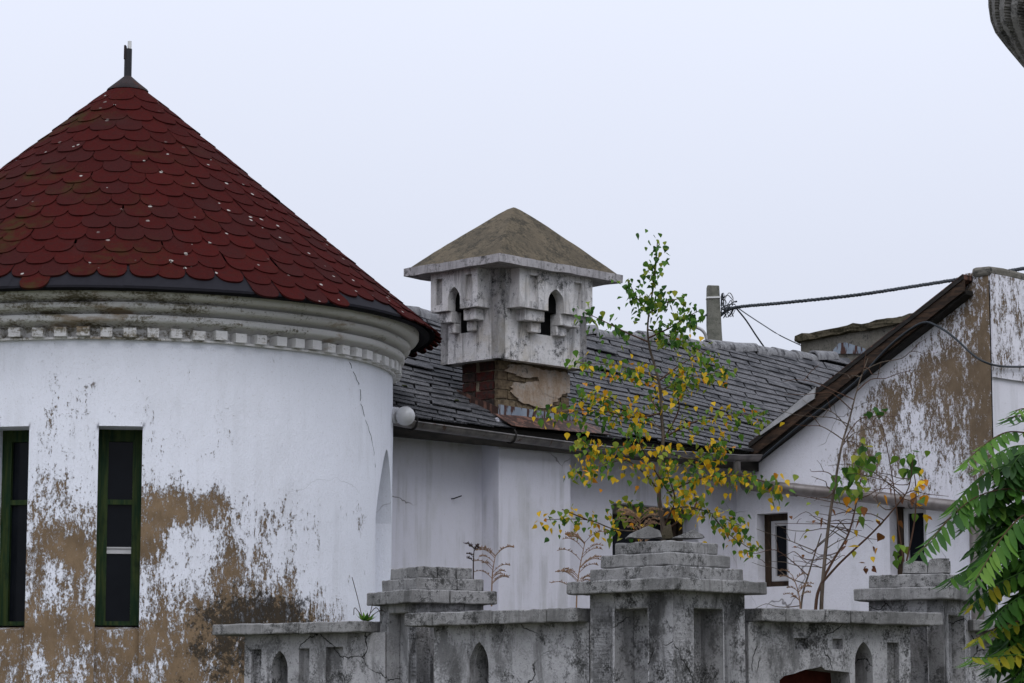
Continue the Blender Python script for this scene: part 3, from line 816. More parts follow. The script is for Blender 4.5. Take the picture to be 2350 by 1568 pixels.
# chimney frame is needed to leave slates out below it
KB = None
WCH = -.13
sK = s_of(1143, 900, WCH)[0]
CB_D, CB_L = 1.03, .50                  # brick stem
def clip_half(poly, f):
    out = []
    for i in range(len(poly)):
        a_, b_ = poly[i], poly[(i + 1) % len(poly)]; fa, fb = f(a_), f(b_)
        if fa >= 0: out.append(a_)
        if (fa >= 0) != (fb >= 0):
            t = fa / (fa - fb); out.append((a_[0] + (b_[0] - a_[0]) * t, a_[1] + (b_[1] - a_[1]) * t))
    return out
BETA = radians(17); ca, sa_ = cos(BETA), sin(BETA)
SLW, SLE = .46, .165
slates = []
rr_ = random.Random(5)
for j in range(-10, 48):
    offx = (j % 2) * .5 * SLW + rr_.uniform(-.05, .05)
    for i in range(-14, 40):
        x, y = i * SLW + offx, j * SLE
        wj = SLW + rr_.uniform(-.012, .0)
        if rr_.random() < .012: continue
        dj = rr_.uniform(-.008, .008); tj = rr_.uniform(-.012, .012)
        if rr_.random() < (.14 if i * SLW + .38 * y < 5.2 else .05): tj = rr_.uniform(-.06, .06); dj = rr_.uniform(-.04, .03)
        loc = [(0, 0), (wj - .016, tj * wj), (wj - .016, SLE * 1.5), (0, SLE * 1.5)]
        poly = [((x + a_ + .38 * (y + b_)) * ca + (y + b_ + dj) * sa_ - 3.2, -(x + a_ + .38 * (y + b_)) * sa_ + (y + b_ + dj) * ca + 1.2) for a_, b_ in loc]
        poly = clip_half(poly, lambda p: p[1] + .05 + .012 * sin(p[0] * 9)); 
        if len(poly) < 3: continue
        poly = clip_half(poly, lambda p: SLEN - .02 - p[1])
        if len(poly) < 3: continue
        poly = clip_half(poly, lambda p: p[0] - S0)
        if len(poly) < 3: continue
        area = abs(sum(poly[k][0] * poly[(k + 1) % len(poly)][1] - poly[(k + 1) % len(poly)][0] * poly[k][1] for k in range(len(poly)))) / 2
        if area < .008: continue
        cx_ = sum(p[0] for p in poly) / len(poly); cy_ = sum(p[1] for p in poly) / len(poly)
        if cx_ > S1 - .1: continue
        if sK - .05 < cx_ < sK + CB_D + .05 and cy_ < .75: continue     # metal apron below the chimney
        # height over the deck falls from the lower edge to the upper edge of each slate
        def lift(p): return .026 - .020 * min(1, max(0, ((p[0] + 3.2) * sa_ + (p[1] - 1.2) * ca - y) / (SLE * 1.5)))
        lf = rr_.uniform(0, .006) + (rr_.uniform(0, .025) if rr_.random() < .1 else 0)
        top = [rs(p[0], p[1], lift(p) + lf) for p in poly]; bot = [rs(p[0], p[1], lift(p) + lf - .012) for p in poly]
        n = len(poly)
        b = B().add(top + bot, [tuple(range(n)), tuple(range(2 * n - 1, n - 1, -1))] + [(k, (k + 1) % n + 0, (k + 1) % n + n, k + n) for k in range(n)])
        seen = 0 if (cx_ < -.35 or cx_ > 8.6) else 1
        slates.append((seen, cx_, b))
slates.sort(key=lambda t: (-t[0], t[1]))
rest = B()
for i, (sn, cx_, b) in enumerate(slates):
    if i < 300: b.fix().make('slate', 'slate', hroof)
    else: rest.add(b.v, b.f)
if rest.v: tag(rest.fix().make('slate_field', 'slate', hroof), kind='stuff')
# ridge tiles
s_ = S0
while s_ < S1 - .3:
    ln = rr_.uniform(.38, .46); b = B(); vs = []; n = 8; dz = rr_.uniform(-.012, .012); tl = rr_.uniform(-.015, .025)
    for i, ss_ in enumerate((s_ - .04, s_ + ln * .5, s_ + ln)):
        c0 = rs(ss_, SLEN) - UP * .035 + UP * (dz + tl * i)
        rr0 = .115 - .010 * i
        for rad in (rr0, rr0 - .022):
            for j in range(n + 1):
                q = pi * (j / n) * 1.1 - .05 * pi; vs.append(c0 + L * (cos(q) * rad) + UP * (sin(q) * rad))
    for i in range(2):
        for kk in range(2):
            o0 = i * 2 * (n + 1) + kk * (n + 1); o1 = o0 + 2 * (n + 1)
            for j in range(n): fs_ = (o0 + j, o0 + j + 1, o1 + j + 1, o1 + j); b.f.append(fs_)
    for o0 in (0, 4 * (n + 1)):
        for j in range(n): b.f.append((o0 + j, o0 + j + 1, o0 + n + 1 + j + 1, o0 + n + 1 + j))
    b.v = vs; b.fix().make('ridge_tile', 'ridge', hroof, 35); s_ += ln
# moss tufts lying on the slates
for (ms, mq, mr) in ((5.75, .42, .045), (4.9, 1.15, .02), (5.6, 1.7, .022), (.55, .95, .03), (1.0, .62, .025), (6.6, 1.25, .02), (.2, 1.2, .022)):
    c_ = rs(ms, mq, .03); n_ = 6; pr = [(mr * cos(pi / 2 * i / n_) + .001, c_.z - .01 + mr * .55 * sin(pi / 2 * i / n_)) for i in range(n_ + 1)]
    B().lathe(pr, c_, 12).rough(mr * .45, 22, mr * .5).make('moss', 'moss', hroof, 60)
# gutter
gpx = [(900, 968), (955, 978), (1179, 1008), (1342, 1029), (1443, 1039), (1596, 1047), (1690, 1053), (1738, 1052)]
gl = [onpl(u, v, A + L * -.47, e) for u, v in gpx]
b = B(); n = 10; vs = []
for p in gl:
    for rad in (.065, .058):
        for j in range(n + 1):
            q = pi + pi * j / n; vs.append(p + e * (cos(q) * rad) + UP * (sin(q) * rad + .03))
st_ = 2 * (n + 1)
for i in range(len(gl) - 1):
    for kk in (0, n + 1):
        for j in range(n): b.f.append((i * st_ + kk + j, i * st_ + kk + j + 1, (i + 1) * st_ + kk + j + 1, (i + 1) * st_ + kk + j))
    for j in (0, n): b.f.append((i * st_ + j, i * st_ + n + 1 + j, (i + 1) * st_ + n + 1 + j, (i + 1) * st_ + j))
for o0 in (0, (len(gl) - 1) * st_):
    b.f.append(tuple(o0 + j for j in range(n + 1)))
b.v = vs; gut = b.fix().make('gutter', 'gutter', house, 40)
B().tube([gl[0] + UP * 0 + e * .066 + UP * .03, *[p + e * .066 + UP * .03 for p in gl[1:]]], .009, 6).make('rolled_rim', 'gutter', gut, 60)
for u_ in (945, 1172, 1500, 1640):
    sg = s_of(u_, 1000, -.47)[0]
    zc = interp([((p - A).dot(d), p.z) for p in gl], sg); c0 = hp(sg, -.47, zc + .03)
    B().tube([c0 + L * .07 + UP * .02] + [c0 + e * (cos(pi + pi * j / 10) * .072) + UP * sin(pi + pi * j / 10) * .072 for j in range(11)] + [c0 + e * .072 + UP * .03, c0 + e * .05 + UP * .05], .011, 6).make('bracket', 'darkwood', gut)
# small wall marks
nb = onpl(1036, 1145, A, e)
B().tube([nb + L * .02, nb + e * .03, nb + e * .07 + d * .07 + UP * .03], .006, 6).make('iron_hook', 'blackpipe', house)

# ================================================================== ornate chimney
KB = hp(sK, WCH, 0)
chd = math.hypot(KB.x, KB.y)
zc_ = lambda v: zat(1145, v, chd)
chim = thing('ornate_chimney', hp(sK + .5, WCH + .25, zc_(930)), 'ornate square chimney with pointed arches under a tan pyramid roof', 'chimney')
ZB1 = zc_(828); ZB0 = zc_(1000)
core = B().box(KB + d * .015 + L * .015 + UP * ZB0, d * (CB_D - .03), L * (CB_L - .03), UP * (ZB1 - ZB0 + .03)).make('mortar_core', 'mortar', chim)
bh, bl, bd_ = .084, .245, .11
z = ZB1 - bh; row = 0
while z > ZB0 + .1:
    x = -(row % 2) * .118
    while x < CB_D:                     # right-hand face
        x0, x1 = max(0, x), min(CB_D, x + bl)
        if x1 - x0 > .04:
            bb = B().box(KB + d * x0 + UP * z - L * random.uniform(0, .006), d * (x1 - x0), L * .05, UP * bh).rough(.008, 16, .05, row)
            bb.make('brick', 'brick2', chim)
        x += bl + .012
    y = .062 - (1 - row % 2) * .0
    while y < CB_L:                     # left-hand face
        y0, y1 = y, min(CB_L, y + (bl if (row + int(y * 10)) % 2 else .2))
        if y1 - y0 > .04:
            bb = B().box(KB + L * y0 + UP * z - d * random.uniform(0, .008), L * (y1 - y0), d * .05, UP * bh).rough(.008, 16, .05, row + 9)
            bb.make('brick', 'brick', chim)
        y += bl + .012
    z -= bh + .012; row += 1
# plaster still clinging to the right-hand face
def blob(cx_, cy_, rx, ry, n, seed):
    pts = []
    for i in range(n):
        a = 2 * pi * i / n; k = 1 + .32 * noise.noise(V((cos(a) * 1.6, sin(a) * 1.6, seed))) + .16 * noise.noise(V((cos(a) * 6, sin(a) * 6, seed)))
        pts.append((cx_ + rx * k * cos(a) , cy_ + ry * k * sin(a)))
    return pts
for (cx_, cy_, rx, ry, sd2) in ((.52, zc_(893) , .36, .12, 3), (.80, zc_(862), .24, .15, 7), (.36, zc_(844), .26, .06, 12)):
    out_ = [(min(max(x, .02), CB_D - .005), min(max(y, ZB0 + .12), ZB1 - .012)) for x, y in blob(cx_, cy_, rx, ry, 44, sd2)]
    B().plate(out_, [], KB + e * (.019 + .002 * sd2 / 3), d, UP, e, .022).make('plaster_patch', 'plaster', chim)
OV = .155
KC = KB - L * OV - d * OV
CD, CL = 1.29, .81
ZC0, ZC1 = zat(1145, 822, chd - .2), zat(1140, 604, chd - .5) + .01
b = B()
prt = .175
# block layout along each face (metres from the near corner), height values
zarc = zat(1145, 652, chd - .2); zsp = zat(1145, 682, chd - .2); zbl = zat(1145, 705, chd - .2); zs1 = zbl - .115; zs2 = zs1 - .10
fr_ = zat(1145, 640, chd - .2)
def face_layout(width, x0, x1):
    xc = (x0 + x1) / 2; return xc
# body shell with smoke openings behind the arches
xcl, xcr = .45, .60 + .05
hwl, hwr = .085, .115
zop = zs2
def smoke(xc, hw): return [(xc - hw, zop), (xc + hw, zop), (xc + hw, zbl + .004), (xc + hw + .08, zbl + .004), (xc + hw + .08, zarc + .01), (xc - hw - .08, zarc + .01), (xc - hw - .08, zbl + .004), (xc - hw, zbl + .004)]
b.plate([(0, ZC0), (CL, ZC0), (CL, ZC1), (0, ZC1)], [smoke(xcl, hwl)], KC, L, UP, -d, .10)
b.plate([(0, ZC0), (CD, ZC0), (CD, ZC1), (0, ZC1)], [smoke(xcr, hwr)], KC, d, UP, e, .10)
KF = KC + L * CL + d * CD
b.plate([(0, ZC0), (CL, ZC0), (CL, ZC1), (0, ZC1)], [smoke(CL - xcl, hwl)], KF, -L, UP, d, .10)
b.plate([(0, ZC0), (CD, ZC0), (CD, ZC1), (0, ZC1)], [smoke(CD - xcr, hwr)], KF, -d, UP, L, .10)
b.box(KC + (d + L) * .02 + UP * (ZC0 + .012), d * (CD - .04), L * (CL - .04), UP * .06)
body = b.make('body', 'chim', chim)
B().box(KC + d * .104 + L * .104 + UP * (ZC0 + .08), d * (CD - .208), L * (CL - .208), UP * (ZC1 - ZC0 - .1)).make('flue', 'dark', chim)
def ornament(o, ax, nrm, xc, hw, x0, x1, pw):
    """arched block with two sunk panels, on stepped corbels"""
    b = B(); top = ZC1 - .002
    lp = arch(xc, hw, zsp, zarc, zbl, 8)
    outl = [(x0, zbl)] + lp + [(x1, zbl), (x1, top), (x0, top)]
    pa = (x0 + xc - hw) / 2; pb = (x1 + xc + hw) / 2
    ph0, ph1 = zbl + .07, fr_ + .05
    hol = [rect(pa - pw, ph0, pa + pw, ph1), rect(pb - pw, ph0, pb + pw, ph1)]
    b.plate(outl, hol, o + nrm * prt, ax, UP, nrm, .04)
    b.plate(outl, [], o + nrm * (prt - .0395), ax, UP, nrm, .07)
    w2 = hw + .08
    b.plate([(x0, zbl), (xc - hw, zbl), (xc - hw, zbl + .004), (xc - w2, zbl + .004), (xc - w2, zarc + .01), (xc + w2, zarc + .01), (xc + w2, zbl + .004), (xc + hw, zbl + .004), (xc + hw, zbl), (x1, zbl), (x1, top), (x0, top)], [], o + nrm * (prt - .1092), ax, UP, nrm, prt - .1092)
    # stepped corbels
    m1 = .035; w1 = (xc - hw - x0)
    b2 = B()
    for sg in (-1, 1):
        xi = xc + sg * hw; xo = (x0 if sg < 0 else x1)
        for z0, z1, fr, dp in ((zs1, zbl - .002, .68, prt * .72), (zs2, zs1 - .002, .34, prt * .42)):
            xb = xi + (xo - xi) * fr
            a_, c_ = min(xi, xb), max(xi, xb)
            b2.box(o + ax * a_ + UP * z0 + nrm * dp, ax * (c_ - a_), -nrm * dp, UP * (z1 - z0))
    ob = bevel(b.make('arched_block', 'chim', chim), .007, 2)
    B().box(o + nrm * (prt - .112) + ax * (xc - w2 + .002) + UP * (zbl + .006), ax * (2 * w2 - .004), -nrm * .25, UP * (zarc - zbl)).box(o - nrm * .012 + ax * (xc - hw + .001) + UP * (zop + .001), ax * (2 * hw - .002), -nrm * .08, UP * (zbl - zop)).make('soot_shade_core', 'dark', ob)  # black blocks fill the sooty hollow and slot, their deep shade put into the colour
    co = bevel(b2.rough(.006, 11, .07).make('corbel', 'chim', ob), .008, 2, 50)
ornament(KC, L, -d, xcl, hwl, .12, .78, .045)
ornament(KC, d, e, xcr, hwr, .12, 1.19, .062)
ornament(KF, -L, d, CL - xcl, hwl, .03, .69, .045)
ornament(KF, -d, L, CD - xcr, hwr, .10, 1.17, .062)
OC = .265
K2 = KC - L * OC - d * OC
zs0 = zat(1140, 604, chd - .5); zs1_ = zs0 + .082
sl = B().box(K2 + UP * zs0, d * (CD + 2 * OC), L * (CL + 2 * OC), UP * (zs1_ - zs0)).rough(.010, 5, .09)
slab = sl.make('slab', 'slab', chim)
ap = KC + d * CD / 2 + L * CL / 2; za_ = zat(1190, 472, math.hypot(ap.x, ap.y))
i_ = .015; zb_ = zs1_ - .012
bs = [K2 + d * i_ + L * i_, K2 + d * (CD + 2 * OC - i_) + L * i_, K2 + d * (CD + 2 * OC - i_) + L * (CL + 2 * OC - i_), K2 + d * i_ + L * (CL + 2 * OC - i_)]
rings = []
for t, bulge in ((0, 0), (.25, .012), (.5, .015), (.75, .012), (.93, .005), (.985, -.012)):
    rings.append([p * (1 - t) + V((ap.x, ap.y, 0)) * t + UP * (zb_ + (za_ - zb_) * t + bulge) for p in bs])
vs = [p for r_ in rings for p in r_]; fs = []
for i in range(len(rings) - 1):
    for j in range(4): fs.append((i * 4 + j, i * 4 + (j + 1) % 4, (i + 1) * 4 + (j + 1) % 4, (i + 1) * 4 + j))
fs.append(tuple(len(vs) - 4 + j for j in range(4)))
pb_ = B().add(vs, fs).rough(.008, 4, .12); pyr = pb_.make('pyramid_roof', 'chim_roof', chim, 24); bevel(pyr, .02, 2, 30)
# flashing and rusty apron
fo = KB - L * .018
zf = lambda x: rs(sK + x, .40).z
b = B().plate([(-.02, zc_(962)), (CB_D + .02, zc_(968)), (CB_D + .02, zc_(936)), (-.02, zc_(929))], [], KB + e * .03, d, UP, e, .008); b.make('flashing', 'flash', chim)
b = B().plate([(-.02, zc_(962)), (CB_L + .05, zc_(897)), (CB_L + .05, zc_(884)), (-.02, zc_(935))], [], KB - d * .03, L, UP, -d, .008); b.make('flashing', 'rust', chim)
vs = []; nn = 12
for i in range(nn + 1):
    x = -.10 + (CB_D + .32) * i / nn
    for q in (-.07, .04, .14, .25):
        vs.append(rs(sK + x + (.10 if i == nn and q < .2 else 0), q, .045 + .010 * noise.noise(V((x * 5, q * 5, 1)))))
fs = [(i * 4 + j, (i + 1) * 4 + j, (i + 1) * 4 + j + 1, i * 4 + j + 1) for i in range(nn) for j in range(3)]
apr = obj('metal_apron', vs, fs, 'rust', chim); md = apr.modifiers.new('solid', 'SOLIDIFY'); md.thickness = .006

# ================================================================== gable house on the right
O1 = A + d * sC
gd = lambda x, off, z: O1 + e * x - d * off + UP * z          # x towards the near corner, off out of the wall
def x_of(u, v, off=0.0):
    p = onpl(u, v, O1 - d * off, -d); return (p - O1).dot(e), p.z
gable = thing('gable_house', O1 + e * 1.6, 'white gable wall with large brown peeled patch and dark wooden verge', 'house')
XC = x_of(2275, 900)[0]
v0 = x_of(1735, 1046, .0); v1 = x_of(2228, 660, .0)
zr = lambda x: v0[1] + (v1[1] - v0[1]) * (x - v0[0]) / (v1[0] - v0[0])
ZPAR = x_of(2262, 622)[1]
w1a, w1b = x_of(1737, 1180), x_of(1810, 1345); w2a, w2b = x_of(2040, 1150), x_of(2128, 1320)
xs_ = x_of(2236, 700)[0]
outl = [(-.05, 0), (XC - .28, 0), (XC - .28, zr(XC - .28) + .02), (-.05, zr(-.05))]
b = B().plate(outl, [rect(w1a[0], w1b[1], w1b[0], w1a[1]), rect(w2a[0], w2b[1], w2b[0], w2a[1])], O1, e, UP, -d, .35)
gridcut(b, O1, e, [i * .12 for i in range(0, 30)], [1.5 + i * .12 for i in range(45)])
gw = b.make('wall', 'lime2', gable)
gch = table([
    '00000000000000057',
    '00000000000000468',
    '00000000000004668',
    '00000000000124668',
    '00000000000366788',
    '00000000014788888',
    '00000000267888888',
    '00000001468777788',
    '00000013687556788',
    '00000024785446788',
    '00110035785445777',
    '01121145675445667',
    '01121134554444556',
    '00111011122333333',
    '00000000011111111',
    '00000000000000000'], 0.0, .206, x_of(2275, 640)[1], -.169)
set_fields(gw, lambda p: gch((p - O1).dot(e), p.z) * 1.05 - .20, lambda p: -.35)
wall_window(gable, O1, e, -d, w1a[0], w1b[0], w1b[1], w1a[1], .13, 1)
wall_window(gable, O1, e, -d, w2a[0], w2b[0], w2b[1], w2a[1], .13, 1)
# near facade with parapet, running away to the right from the corner
b = B().plate([(-.001, 0), (4.6, 0), (4.6, ZPAR + .02), (-.001, ZPAR + .0)], [], O1 + e * XC, d, UP, e, .28)
gridcut(b, O1 + e * XC, d, [i * .15 for i in range(1, 12)], [1.5 + i * .15 for i in range(40)])
split_sharp(b); gf = b.make('facade_wall', 'lime2', gable)
zb3 = x_of(2275, 865)[1]
set_fields(gf, lambda p, n: (gch((p - O1).dot(e), p.z) * 1.22 - .2) if n.dot(d) < -.5 else -.12, lambda p, n: (.12 if p.z > ZPAR - .12 else -.02), True)
B().plate(rect(.012, zb3, 4.5, ZPAR - .03), [], O1 + e * (XC + .028), d, UP, e, .026).rough(.004, 5, .12).make('plaster_layer', 'lime2', gable); PLY = bpy.data.objects['plaster_layer']; set_fields(PLY, lambda p: .36, lambda p: (.2 if p.z > ZPAR - .2 else .0))
B().box(O1 + e * (XC + .001) - d * .002 + UP * 1.0, e * .004, d * .012, UP * (ZPAR - 1.1)).make('joint', 'dark', gable)
cpb = B().box(O1 + e * (xs_ + .0) + UP * (ZPAR - .05) - d * .02, e * (XC - xs_ + .03), d * 4.62, UP * .10).rough(.016, 4, .09)
cpo = cpb.make('parapet_top', 'old', gable); bevel(cpo, .03, 2, 50)
# single-pitch roof behind the verge
def vp(x, off, dz): return gd(x, off, zr(x) + dz)
xa, xb = x_of(1726, 1046, .15)[0] - .02, xs_ - .01
b = B().prism([vp(xa, .16, .05), vp(xb, .16, .05), vp(xb, .16, .085), vp(xa, .16, .085)], d * 4.6); b.make('roof', 'rust', gable)
def board(name, off, z0, z1, th, m, x0=xa, x1=xb, seed=0, cut=.25):
    return B().prism([vp(x0, off, z0), vp(x1, off, z0), vp(x1, off, z1), vp(x0, off, z1)], d * th).rough(.006, 3, cut, seed).make(name, m, gable)
board('verge_board', .172, -.075, .052, .03, 'verge', seed=1)
board('verge_rail', .185, .045, .088, .022, 'darkwood', seed=2)
board('verge_soffit', .135, -.105, -.06, .13, 'darkwood', seed=3)
B().prism([vp(xa, .185, .09), vp(xb, .185, .09), vp(xb, .185, .10), vp(xa, .185, .10)], d * .22).make('verge_tin', 'rust', gable)
f0, f1 = x_of(1745, 1010, .2)[0], x_of(1868, 905, .2)[0]
b = B().prism([vp(f0, .20, .0 + .07), vp(f1, .20, .01), vp(f1 + .02, .20, .125), vp(f0 - .02, .20, .108)], d * .015).rough(.004, 6, .1)
b.add([vp(f0 - .02, .205, .112), vp(f1 + .02, .205, .127), vp(f1 + .02, -.02, .127), vp(f0 - .02, -.02, .112)], [(0, 1, 2, 3)]); b.make('tin_sheet', 'tin', gable)
# drainpipe: out of the gutter, down and along the gable wall
dp = [onpl(u, v, O1 - d * .10, -d) for u, v in ((1708, 1112), (1760, 1117), (2000, 1141), (2238, 1168))]
topp = gl[-2]
b = B().tube([topp + UP * -.03, topp - UP * .14, dp[0] + V((0, 0, .06)), dp[0] - V((0, 0, .02))], .045, 12)
drain = b.make('drainpipe', 'gutter', gable, 60)
B().tube(dp[:-1] + [dp[-1] - (dp[-1] - dp[0]).normalized() * .10, dp[-1] - UP * .03, dp[-1] - UP * .13, V((dp[-1].x, dp[-1].y, .2))], .066, 16).make('pipe_run', 'pipe', drain, 60)
for t in (.23, .73):
    p = dp[0].lerp(dp[-1], t); dv = (dp[-1] - dp[0]).normalized()
    B().tube([p - dv * .03, p + dv * .03], .072, 16).make('collar', 'pipe', drain, 60)
# cable clipped along the verge and over to the facade
cb_ = [(1742, 1058), (1760, 1040), (1850, 965), (1960, 880), (2030, 805), (2080, 762), (2120, 740)]
pts = [onpl(u, v, O1 - d * .18, -d) for u, v in cb_] 
pts2 = [(2150, 748), (2190, 775), (2230, 812), (2262, 832), (2300, 841), (2352, 842)]
pts += [onpl(u, v, O1 - d * (.18 - .002 * i), -d) for i, (u, v) in enumerate(pts2[:4])]
pts += [onpl(u, v, O1 + e * (XC + .06), e) for u, v in pts2[4:]]
hc = B().tube(smooth_pts(pts), .0115, 8).make('wall_cable', 'cable', None, 60)
tag(hc, 'black cable hanging along the wooden verge and across the gable wall', 'cable')

# ================================================================== low capped chimney beyond the gable roof
c0 = at(1838, 800, 37.0); c0.z = 0
def cz(u, v): return zat(u, v, math.hypot(at(u, v, 33.0).x, 33.0))
ch2 = thing('low_chimney', c0, 'low grey masonry chimney with a rough mossy concrete cap behind the ridge', 'chimney')
zl, zr2 = zat(1838, 783, c0.length), zat(2080, 738, c0.length - 1.0)
ln = 1.9
b = B().prism([c0 + UP * 3, c0 + e * ln + UP * 3, c0 + e * ln + UP * zr2, c0 + UP * zl], d * .6); b.rough(.01, 3, .15).make('shaft', 'old', ch2)
b = B().prism([c0 - e * .07 - d * .07 + UP * (zl - .015), c0 + e * (ln + .08) - d * .07 + UP * (zr2 - .015), c0 + e * (ln + .08) - d * .07 + UP * (zr2 + .085), c0 - e * .07 - d * .07 + UP * (zl + .07)], d * .75)
b.rough(.03, 11, .045).make('cap', 'mossy', ch2)
q0 = lambda u, v: onpl(u, v, c0 - d * .03, -d)
B().add([q0(1902, 812), q0(1990, 812), q0(1985, 800), q0(1940, 786), q0(1925, 788), q0(1915, 800)], [(0, 1, 2, 3, 4, 5)]).make('flashing', 'flash', ch2)

# ================================================================== utility post, cables
PY = 36.0
pt, pb = at(1636, 657, PY), at(1640, 800, PY)
post = thing('utility_post', V((pb.x, PY, 0)), 'weathered square concrete post rising behind the slate ridge', 'post')
hw0, hw1 = .083, .100
def ring(p, h): return [p + V((-h, -h * .9, 0)), p + V((h, -h * .9, 0)), p + V((h, h * .9, 0)), p + V((-h, h * .9, 0))]
base = V((pb.x + .02, PY, 0))
b = B().add(ring(base, .15) + ring(pb, hw1) + ring(pt, hw0), [(0, 1, 5, 4), (1, 2, 6, 5), (2, 3, 7, 6), (3, 0, 4, 7), (4, 5, 9, 8), (5, 6, 10, 9), (6, 7, 11, 10), (7, 4, 8, 11), (8, 9, 10, 11)]).rough(.007, 5, .2)
po = b.make('shaft', 'post', post); bevel(po, .012, 2)
zb4 = at(1636, 685, PY).z
B().box(V((pt.x - .092, PY - .09, zb4 - .012)), V((.186, 0, .006)), V((0, .17, 0)), V((0, 0, .022))).make('steel_band', 'whitetube', post)
zb5 = at(1640, 793, PY).z
B().box(V((pb.x - .15, PY - .11, zb5 - .02)), V((.36, 0, 0)), V((0, .03, 0)), V((0, 0, .035))).make('clamp', 'blackpipe', post)
arm = [at(1622, 797, PY - .1), at(1620, 772, PY - .12), at(1610, 757, PY - .14), at(1592, 750, PY - .16), at(1575, 748, PY - .18)]
B().tube(smooth_pts(arm), .022, 8).make('bracket_arm', 'tin', post, 60)
B().tube([at(1590, 752, PY - .2), at(1590, 735, PY - .2)], .035, 8).make('insulator', 'blackpipe', post, 60)
for i in range(13):
    r_ = random.Random(i)
    p0 = at(1655, r_.uniform(682, 725), PY - .05); p3 = at(r_.uniform(1672, 1692), r_.uniform(690, 712), PY - .05)
    p1 = at(r_.uniform(1655, 1675), r_.uniform(672, 735), PY - .05 + r_.uniform(-.15, .1)); p2 = at(r_.uniform(1660, 1685), r_.uniform(680, 740), PY + r_.uniform(-.15, .1))
    B().tube(smooth_pts([p0, p1, p2, p3]), r_.choice([.005, .006, .008]), 5).make('loose_wire', r_.choice(['cable', 'cable', 'tin']), post)
def strands(name, p, rad, rs_, turns, n, label):
    b = B(); ctr = smooth_pts(p, n)
    for k in range(3):
        q = []
        for i, c in enumerate(ctr):
            a = 2 * pi * (turns * i / len(ctr) + k / 3); q.append(c + V((0, cos(a) * rad, sin(a) * rad)))
        b.tube(q, rs_, 6)
    return tag(b.make(name, 'cable', None, 60), label, 'cable')
strands('power_cable', [at(1656, 722, PY - .05), at(1688, 706, PY - .1), at(1800, 695, 35), at(1960, 678, 34), at(2100, 657, 33), at(2232, 636, 32), at(2352, 616, 31.2)], .013, .0135, 34, 22, 'thick twisted black power cable from the post towards the right parapet')
w1_ = B().tube(smooth_pts([at(1690, 708, PY - .1), at(1712, 735, PY), at(1735, 770, PY + .1), at(1760, 806, PY + .3), at(1775, 830, PY + .4)]), .011, 6).make('service_wire', 'cable', None)
tag(w1_, 'straight black wire dropping steeply from the post behind the ridge', 'wire')
w2_ = B().tube(smooth_pts([at(1692, 706, PY - .1), at(1715, 722, PY - .2), at(1750, 745, PY - .8), at(1790, 770, PY - 1.5), at(1838, 793, c0.y + .0)]), .0075, 6).make('service_wire', 'cable', None)
tag(w2_, 'thin wavy black wire from the post to the low mossy chimney', 'wire')
w3_ = B().tube(smooth_pts([at(1622, 722, PY - .05), at(1600, 738, PY - .1), at(1560, 760, PY + .2), at(1500, 800, PY + .8)]), .014, 6).make('service_wire', 'cable', None)
tag(w3_, 'black wire leaving the left side of the concrete post', 'wire')

# ================================================================== carved turret foot, upper right corner
tcn = at(2480, 0, 20); TX, TY = tcn.x, 20.0
z_at = lambda v: zat(2400, v, math.hypot(TX, TY) - .6)
tur = thing('corbelled_turret', V((TX, TY, 0)), 'dark carved ribbed foot of a corner turret at upper right', 'turret')
prof_ = [(0, 190), (.12, 182), (.28, 150), (.42, 100), (.53, 55), (.61, 20), (.64, -5), (.655, -40), (.655, -260)]
b = B(); na = 416
for i in range(na):
    a = 2 * pi * i / na
    for j, (r_, v_) in enumerate(prof_):
        for q in range(12 if j < len(prof_) - 1 else 1):
            r2, v2 = prof_[min(j + 1, len(prof_) - 1)]
            t = q / 12; rr0 = r_ + (r2 - r_) * t; vv0 = v_ + (v2 - v_) * t
            ph = (26 * a / (2 * pi) + max(-60, vv0) * .010) % 1.0
            rib = (.085 if ph < .55 else 0.0) * min(1, rr0 * 3) * (1 if vv0 > -80 else .0)
            b.v.append(V((TX + (rr0 - .05 + rib) * cos(a), TY + (rr0 - .05 + rib) * sin(a), z_at(vv0))))
nj = (len(prof_) - 1) * 12 + 1
for i in range(na):
    for j in range(nj - 1): b.f.append((i * nj + j, ((i + 1) % na) * nj + j, ((i + 1) % na) * nj + j + 1, i * nj + j + 1))
b.make('ribbed_corbel', 'carved', tur)
B().box(V((TX + .35, TY - .1, 0)), V((4, 0, 0)), V((0, 4, 0)), V((0, 0, z_at(-300)))).make('wall', 'dark_stone', tur)

